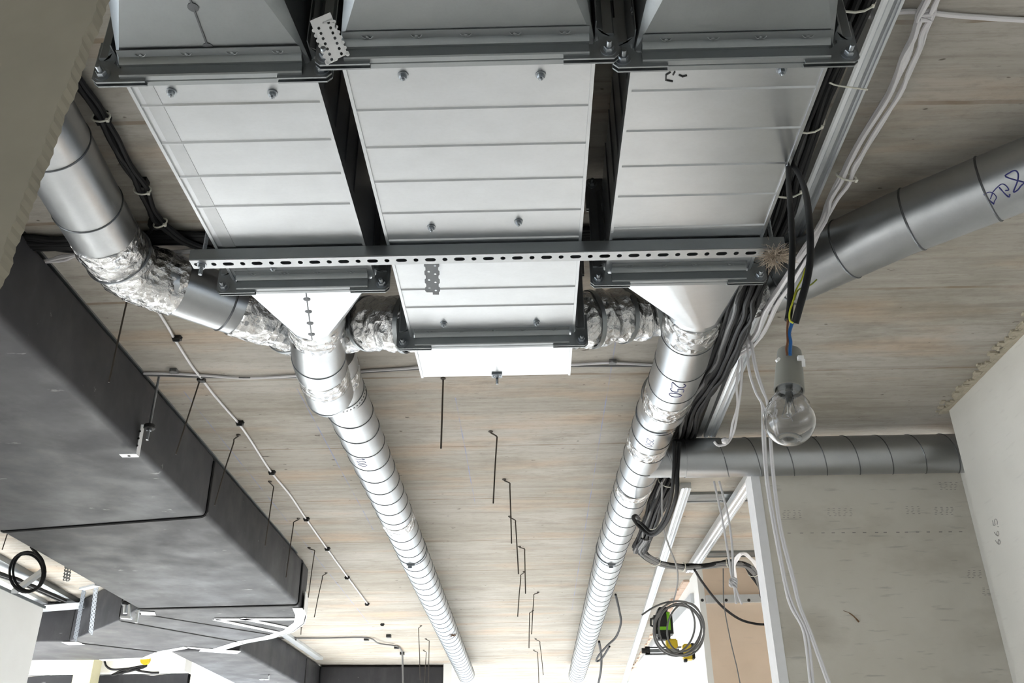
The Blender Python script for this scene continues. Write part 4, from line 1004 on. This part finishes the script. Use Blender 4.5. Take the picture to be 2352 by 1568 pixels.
for pts in ([(1712, 742), (1706, 800), (1704, 860), (1700, 905), (1692, 960), (1684, 995), (1670, 1018), (1650, 1024)], [(1710, 745), (1702, 800), (1692, 880), (1694, 930), (1683, 970), (1676, 1005), (1660, 1015)], [(1675, 1012), (1660, 1022), (1648, 1022), (1640, 1014)]):
    b = NB(); tube(b, smoothpath([PY(x, y, YK+.3*(y-742)/280) for x, y in pts], 6), .0042, 8); obj('strand', b, WHITEC, t, smooth=True)
b = NB(); lathe(b, [(.004, -.01), (.011, -.006), (.012, .004), (.006, .01)], PY(1665, 1012, YK+.28), seg=12); obj('taped_end', b, WHITEC, t, smooth=True)
t = thing('hanging_cable', PY(1860, 1575, 1.9), 'long pair of flat white cables hanging past the bulb to the bottom edge', 'cord')
for k, pts in enumerate(([(1708, 738), (1716, 790), (1720, 850), (1735, 900), (1750, 930), (1752, 1000), (1756, 1060), (1762, 1120), (1775, 1200), (1800, 1330), (1815, 1390), (1842, 1440), (1852, 1490), (1862, 1580)],
             [(1712, 738), (1724, 790), (1735, 850), (1750, 895), (1762, 925), (1768, 1000), (1772, 1060), (1778, 1120), (1792, 1220), (1820, 1330), (1835, 1390), (1858, 1450), (1880, 1510), (1905, 1580)],
             [(1708, 738), (1716, 795), (1722, 855), (1738, 905), (1756, 940), (1757, 1000), (1760, 1060), (1766, 1120), (1780, 1200), (1804, 1330), (1822, 1390), (1850, 1445), (1860, 1490), (1869, 1580)],
             [(1712, 738), (1727, 790), (1739, 850), (1755, 900), (1764, 930), (1770, 1000), (1775, 1060), (1781, 1120), (1796, 1220), (1824, 1330), (1838, 1390), (1862, 1450), (1884, 1510), (1910, 1580)])):
    b = NB(); tube(b, smoothpath([PY(x, y, 2.35) for x, y in pts], 6), .0034, 8); obj('strand', b, WHITEC, t, smooth=True)
b = NB(); q = PY(1712, 738, 2.35); bar(b, q+V((-.014, 0, 0)), q+V((.02, 0, .002)), .008, .006); obj('cable_tie', b, TIE, t)
# ------------------------------------------------------------------ hanging bulb
YBU = 1.0
def U(x, y, Y=YBU): return PY(x, y, Y)
bt, tp = U(1812, 1015), U(1813, 808, 1.024); ax = (tp-bt).normalized()
scale = YBU
t = thing('hanging_bulb', bt, 'clear light bulb in a grey socket hanging from black cable loops', 'light bulb')
Lb = (U(1812, 872)-bt).length; R = .0302
prof = []
for i in range(0, 25):
    a = math.radians(-90+i*5.2); prof.append((R*math.cos(a), R+R*math.sin(a)))
z0 = prof[-1][1]; r0 = prof[-1][0]
neck = [(.0245, .052), (.0212, .0575), (.0178, .063), (.0158, .068), (.0150, .074), (.0148, .0795)]
prof = [(0 if i == 0 else r, z) for i, (r, z) in enumerate(prof) if z < .050]+neck
inner = [(max(0, r-.0007), z+(.0007 if i < 5 else 0)) for i, (r, z) in enumerate(prof)]
inner[0] = (0, .0007)
b = NB(); lathe(b, prof+inner[::-1], bt, ax, 56, caps=False)
obj('glass_envelope', b, GLASS, t, smooth='all')
s_, u_ = frame_of(ax)
b = NB()
lathe(b, [(.0045, .078), (.0045, .062), (.003, .056), (.0022, .042), (.0036, .040), (.002, .037), (0, .0365)], bt, ax, 16)
obj('glass_stem', b, GLASS, t, smooth='all')
b = NB()
for s in (-1, 1): tube(b, [bt+ax*.075+s_*s*.003, bt+ax*.055+s_*s*.005, bt+ax*.038+s_*s*.010], .0004, 5)
tube(b, [bt+ax*.038+s_*(-.010+.020*k/60)+(s_*math.cos(k*1.6)+ax*math.sin(k*1.6))*.0006-ax*.004*math.sin(math.pi*k/60) for k in range(61)], .00018, 4)
tube(b, [bt+ax*.040, bt+ax*.034+u_*.008], .0003, 4); tube(b, [bt+ax*.040, bt+ax*.034-u_*.008], .0003, 4)
obj('filament', b, STEEL, t)
b = NB(); lathe(b, [(.0132, .0765), (.0140, .078), (.0135, .080), (.0140, .082), (.0135, .084), (.0140, .086), (.0135, .088), (.0138, .090), (.010, .094)], bt, ax, 28); obj('screw_cap', b, STEEL, t, smooth=True)
Ls = (tp-bt).length
b = NB(); lathe(b, [(.0128, Ls), (.0146, Ls-.001), (.0152, Ls-.012), (.0156, Ls-.013), (.0166, Ls-.030), (.0178, .078), (.0180, .0735), (.0164, .0735), (.0158, .078), (.0150, Ls-.014), (.012, Ls-.012)], bt, ax, 40)
obj('socket', b, SOCK, t, smooth=True)
b = NB(); q = U(1840, 828); bar(b, U(1832, 822), U(1845, 822), .006, .0045); bar(b, U(1845, 824), U(1846, 842), .004, .001, V((0, 1, 0))); bar(b, U(1783, 829), U(1790, 823), .004, .003); obj('socket_clip', b, WPL, t)
def wire(name, pts, r, mat, label=None):
    b = NB(); tube(b, smoothpath([PY(*p) for p in pts], 7), r, 12); obj(name, b, mat, t, smooth=True, label=label)
wire('brown_wire', [(1810, 730, 1.0), (1808, 760, 1.0), (1809, 785, 1.0), (1806, 800, 1.0), (1808, 815, 1.0)], .0014, BROWN)
wire('blue_wire', [(1820, 740, 1.0), (1813, 765, 1.0), (1816, 785, 1.0), (1815, 800, 1.0), (1815, 815, 1.0)], .0022, BLUE)
wire('black_lead', [(1826, 330, 1.55), (1822, 348, 1.50), (1811, 374, 1.42), (1811, 415, 1.26), (1815, 470, 1.10), (1820, 560, 1.02), (1817, 640, 1.0), (1815, 700, 1.0), (1810, 735, 1.0)], .0044, BLACKC)
wire('black_lead', [(1834, 325, 1.57), (1826, 348, 1.51), (1822, 376, 1.42), (1839, 408, 1.27), (1852, 450, 1.12), (1860, 520, 1.0), (1861, 590, .99), (1854, 640, .99), (1838, 700, .99), (1826, 742, 1.0)], .0047, BLACKC)
wire('earth_wire', [(1850, 616, 1.0), (1842, 640, 1.0), (1829, 665, 1.0), (1822, 690, .99), (1814, 715, .985), (1814, 735, .985), (1822, 742, .985)], .0011, YEL)
wire('earth_wire', [(1876, 642, 1.0), (1862, 654, 1.0), (1845, 660, 1.0), (1832, 668, 1.0), (1824, 690, 1.0)], .0010, GREENW)
# ------------------------------------------------------------------ foreground board with ragged edge
b = NB(); YG = .72; pts = []
nE = 60
for i in range(nE+1):
    f = i/nE; x = 240+(-50-240)*f; y = -40+(720+40)*f
    x += 8*noise.noise(V((i*.25, 2, 0)))+3*(i % 2)
    pts.append((x, y))
th = .018
fr = [PY(x, y, YG) for x, y in pts]; fr = [V((-1.05, YG, ZC)), V((-.62, YG, ZC)), V((-.62, YG, 1.02+CAMZ))]+fr+[V((-1.05, YG, fr[-1].z))]
A = [b.verts.new(v) for v in fr]; B = [b.verts.new(v+V((0, th, 0))) for v in fr]
b.faces.new(A); b.faces.new(B[::-1]); n = len(fr)
for i in range(n): b.faces.new([A[i], A[(i+1) % n], B[(i+1) % n], B[i]])
tag(obj('hanging_board', b, BRUSH), 'dull brown grey board with ragged cut edge close at the top left', 'board')
# ------------------------------------------------------------------ left background details
t = thing('cable_coil', P(60, 1350, 1.1), 'black cable coil hanging below the black duct at the left edge', 'cable coil')
YC = 4.1
for k, (cx_, cy_, a_, b_) in enumerate(((63, 1313, 41, 46), (66, 1312, 36, 44), (60, 1316, 38, 44))):
    b = NB(); tube(b, [PY(cx_+a_*math.cos(a*math.pi/16), cy_+b_*math.sin(a*math.pi/16), YC+.01*k) for a in range(32)], .0055, 8, closed=True); obj('coil_turn', b, BLACKC, t, smooth=True)
b = NB(); tube(b, smoothpath([PY(72, 1255, YC), PY(82, 1268, YC), PY(98, 1290, YC), PY(102, 1320, YC)], 5), .008, 8); obj('loose_end', b, BLACKC, t, smooth=True)
b = NB(); bar(b, P(-20, 1275, CEIL-.015), P(190, 1392, CEIL-.015), .07, .03); tag(obj('steel_profile', b, GALVD), 'grey green steel profile on the ceiling behind the black coil', 'steel profile', 'left ceiling profiles')
b = NB(); bar(b, P(-20, 1325, CEIL-.010), P(110, 1392, CEIL-.010), .09, .02); bar(b, P(40, 1402, 1.3), P(190, 1390, 1.3), .05, .03); tag(obj('steel_profile', b, FROST), 'pale steel profile above the white partition top at the left', 'steel profile', 'left ceiling profiles')
b = NB(); bar(b, PY(33, 1358, 4.6), PY(100, 1310, 4.9), .03, .02); tag(obj('steel_brace', b, FROST), 'short bright steel strip seen through the black cable coil', 'steel profile')
bundle('cable_bundle', [P(-30, 1308, 1.3), P(30, 1330, 1.3), P(80, 1350, 1.3), P(145, 1378, 1.3)], 6, .01, .022, [BLACKC], 'black cables clipped under the ceiling above the white partition')
vstrap(PY(158, 1290, 4.6), PY(152, 1334, 4.6), .034, 6, 'dark perforated strap hanging from the underside edge of the black duct', up=V((0, 1, 0)), mat=GALVD, hole=.004)
t = thing('strap_hanger', PY(180, 1475, 5.6), 'perforated strap hanger looped round the dark duct past the white partition', 'hanger')
vstrap(PY(193, 1352, 5.50), PY(172, 1470, 5.94), .035, 12, None, 'strap_leg', up=V((0, 1, 0)), mat=SEAM, parent=t, hole=.004)
vstrap(PY(221, 1345, 5.40), PY(208, 1455, 5.69), .030, 12, None, 'strap_leg', up=V((0, 1, 0)), mat=SEAM, parent=t, hole=.004)
b = NB(); bar(b, PY(188, 1352, 5.45), PY(224, 1343, 5.35), .035, .012); obj('strap_top', b, FROST, t)
t = thing('duct_bracket', PY(290, 1425, 5.17), 'small galvanised bracket with clamp at the inner corner of the elbow', 'bracket')
b = NB(); c = PY(289, 1385, 5.19); lathe(b, [(.022, -.01), (.026, 0), (.022, .01)], c, seg=16); obj('rubber_clamp', b, CLIP, t)
b = NB(); tube(b, [PY(289, 1388, 5.19), PY(287, 1408, 5.19)], .012, 10); bar(b, PY(298, 1388, 5.19), PY(297, 1418, 5.19), .012, .02); bar(b, PY(278, 1417, 5.19), PY(302, 1419, 5.19), .03, .012); bar(b, PY(318, 1400, 5.19), PY(313, 1430, 5.19), .012, .012, V((0, 1, 0))); obj('angle_bracket', b, FROST, t)
# loose cables & lamp tail low left
YV = 7.3
cable('black_cable', [PY(240, 1518, YV), PY(245, 1530, YV), PY(260, 1537, YV), PY(300, 1535, YV), PY(320, 1540, YV), PY(345, 1544, YV), PY(365, 1544, YV)], .008, BLACKC, 'thin black cable hanging under the far end of the dark elbow')
cable('black_cable', [PY(257, 1550, YV), PY(285, 1538, YV), PY(335, 1528, YV), PY(320, 1535, YV), PY(275, 1546, YV), PY(257, 1550, YV)], .009, BLACKC, 'twisted black cable bunch low at the left beside the yellow tag')
b = NB(); lathe(b, [(.035, 0), (.035, .03)], PY(336, 1516, YV), V((0, -1, 0)), 16); tag(obj('yellow_tag', b, YPL), 'small yellow round tag below the dark elbow at lower left', 'tag')
cable('grey_cable', [PY(370, 1500, YV+.5), PY(390, 1525, YV+.5), PY(402, 1555, YV+.5), PY(375, 1580, YV+.5)], .008, GREYC, 'grey cable curving down near the bottom left light panels')
b = NB(); bar(b, P(395, 1492, CEIL-.02), P(590, 1600, CEIL-.02), .12, .03); tag(obj('ceiling_rail', b, FROST), 'broad pale rail on the ceiling low at the left of the far dark duct', 'rail')
# far ceiling cable with clips
cable('black_cable', [P(625, 1466, CEIL-.01), P(675, 1465, CEIL-.01), P(745, 1465, CEIL-.01), P(842, 1464, CEIL-.01), P(870, 1477, CEIL-.02), P(912, 1484, CEIL-.01), P(924, 1497, CEIL-.01)], .006, GREYC, 'dark cable clipped across the far ceiling beyond the taped elbow')
cable('grey_cable', [P(924, 1497, CEIL-.01), PY(925, 1530, P(924, 1497, CEIL).y), PY(926, 1580, P(924, 1497, CEIL).y)], .008, GREYC, 'grey cable hanging down in front of the far dark duct')
for i, (x, y) in enumerate(((675, 1464), (842, 1464), (893, 1457), (911, 1483), (924, 1497))):
    b = NB(); p = P(x, y, CEIL); box(b, (p.x-.018, p.y-.02, ZC-.022), (p.x+.018, p.y+.02, ZC)); tag(obj('cable_clip', b, CLIP), 'far ceiling clip on the cable by the taped elbow, %s from the left' % ['first', 'second', 'third', 'fourth', 'fifth'][i], 'cable clip', 'clips of the far ceiling cable')
# drill anchors: green plastic plug near right pipe
b = NB(); p = P(1522, 792, CEIL); lathe(b, [(.016, 0), (.014, -.012)], p, seg=14); bar(b, p+V((-.004, 0, -.01)), p+V((-.02, .05, -.03)), .012, .006); tag(obj('plastic_plug', b, plain('dark_green_plastic', (34, 58, 40), .5)), 'dark green plastic plug on the ceiling left of the right pipe', 'plug')
# pencil numbers on the right wall
digits(None, '66,5', PX(2298, 1250, 1.563), V((0, -.25, 1)).normalized(), V((0, 1, .1)).normalized(), .032, PENCIL, r=.0007, name='pencil_numbers')
tag(bpy.data.objects['pencil_numbers'], 'faint pencilled 66,5 written sideways on the right plaster wall', 'handwriting')
# ------------------------------------------------------------------ light
w = bpy.data.worlds.new('World'); SC.world = w; w.use_nodes = True
bg = w.node_tree.nodes['Background']; bg.inputs[0].default_value = (.80, .90, 1, 1); bg.inputs[1].default_value = 1.8
def area(name, loc, rot, sx, sy, e, col=(1, 1, 1)):
    l = bpy.data.lights.new(name, 'AREA'); l.shape = 'RECTANGLE'; l.size = sx; l.size_y = sy; l.energy = e; l.color = col; l.spread = math.radians(112)
    o = bpy.data.objects.new(name, l); COL.objects.link(o); o.location = loc; o.rotation_euler = rot; return o
for i, (a, c, z0, z1) in enumerate(far_ops):
    area('window_daylight', ((a+c)/2, Y1-.02, (z0+z1)/2), (math.radians(-38), 0, 0), c-a, z1-z0, 140, (.96, .98, 1))
for i, (a, c, z0, z1) in enumerate(left_ops):
    area('window_daylight', (X0+.02, (a+c)/2, (z0+z1)/2), (0, math.radians(-38), 0), z1-z0, c-a, (45, 180, 330, 130)[i], (.96, .98, 1))
for a, c, z0, z1 in added_right_ops:
    area('window_daylight', (X1-.02, (a+c)/2, (z0+z1)/2), (0, math.radians(40), 0), z1-z0, c-a, 230, (1, .97, .93))  # lamp added at the unseen right opening to light the beige wall
# ------------------------------------------------------------------ camera
cd = bpy.data.cameras.new('camera'); co = bpy.data.objects.new('camera', cd); COL.objects.link(co)
cd.sensor_width = 36; cd.lens = F/2352*36; cd.clip_start = .02
co.matrix_world = Matrix.Translation((0, 0, CAMZ)) @ RW.to_4x4()
SC.camera = co
SC.view_settings.view_transform = 'Standard'; SC.view_settings.look = 'None'; SC.view_settings.gamma = 1; SC.view_settings.use_curve_mapping = False
SC.view_settings.exposure = 0.8
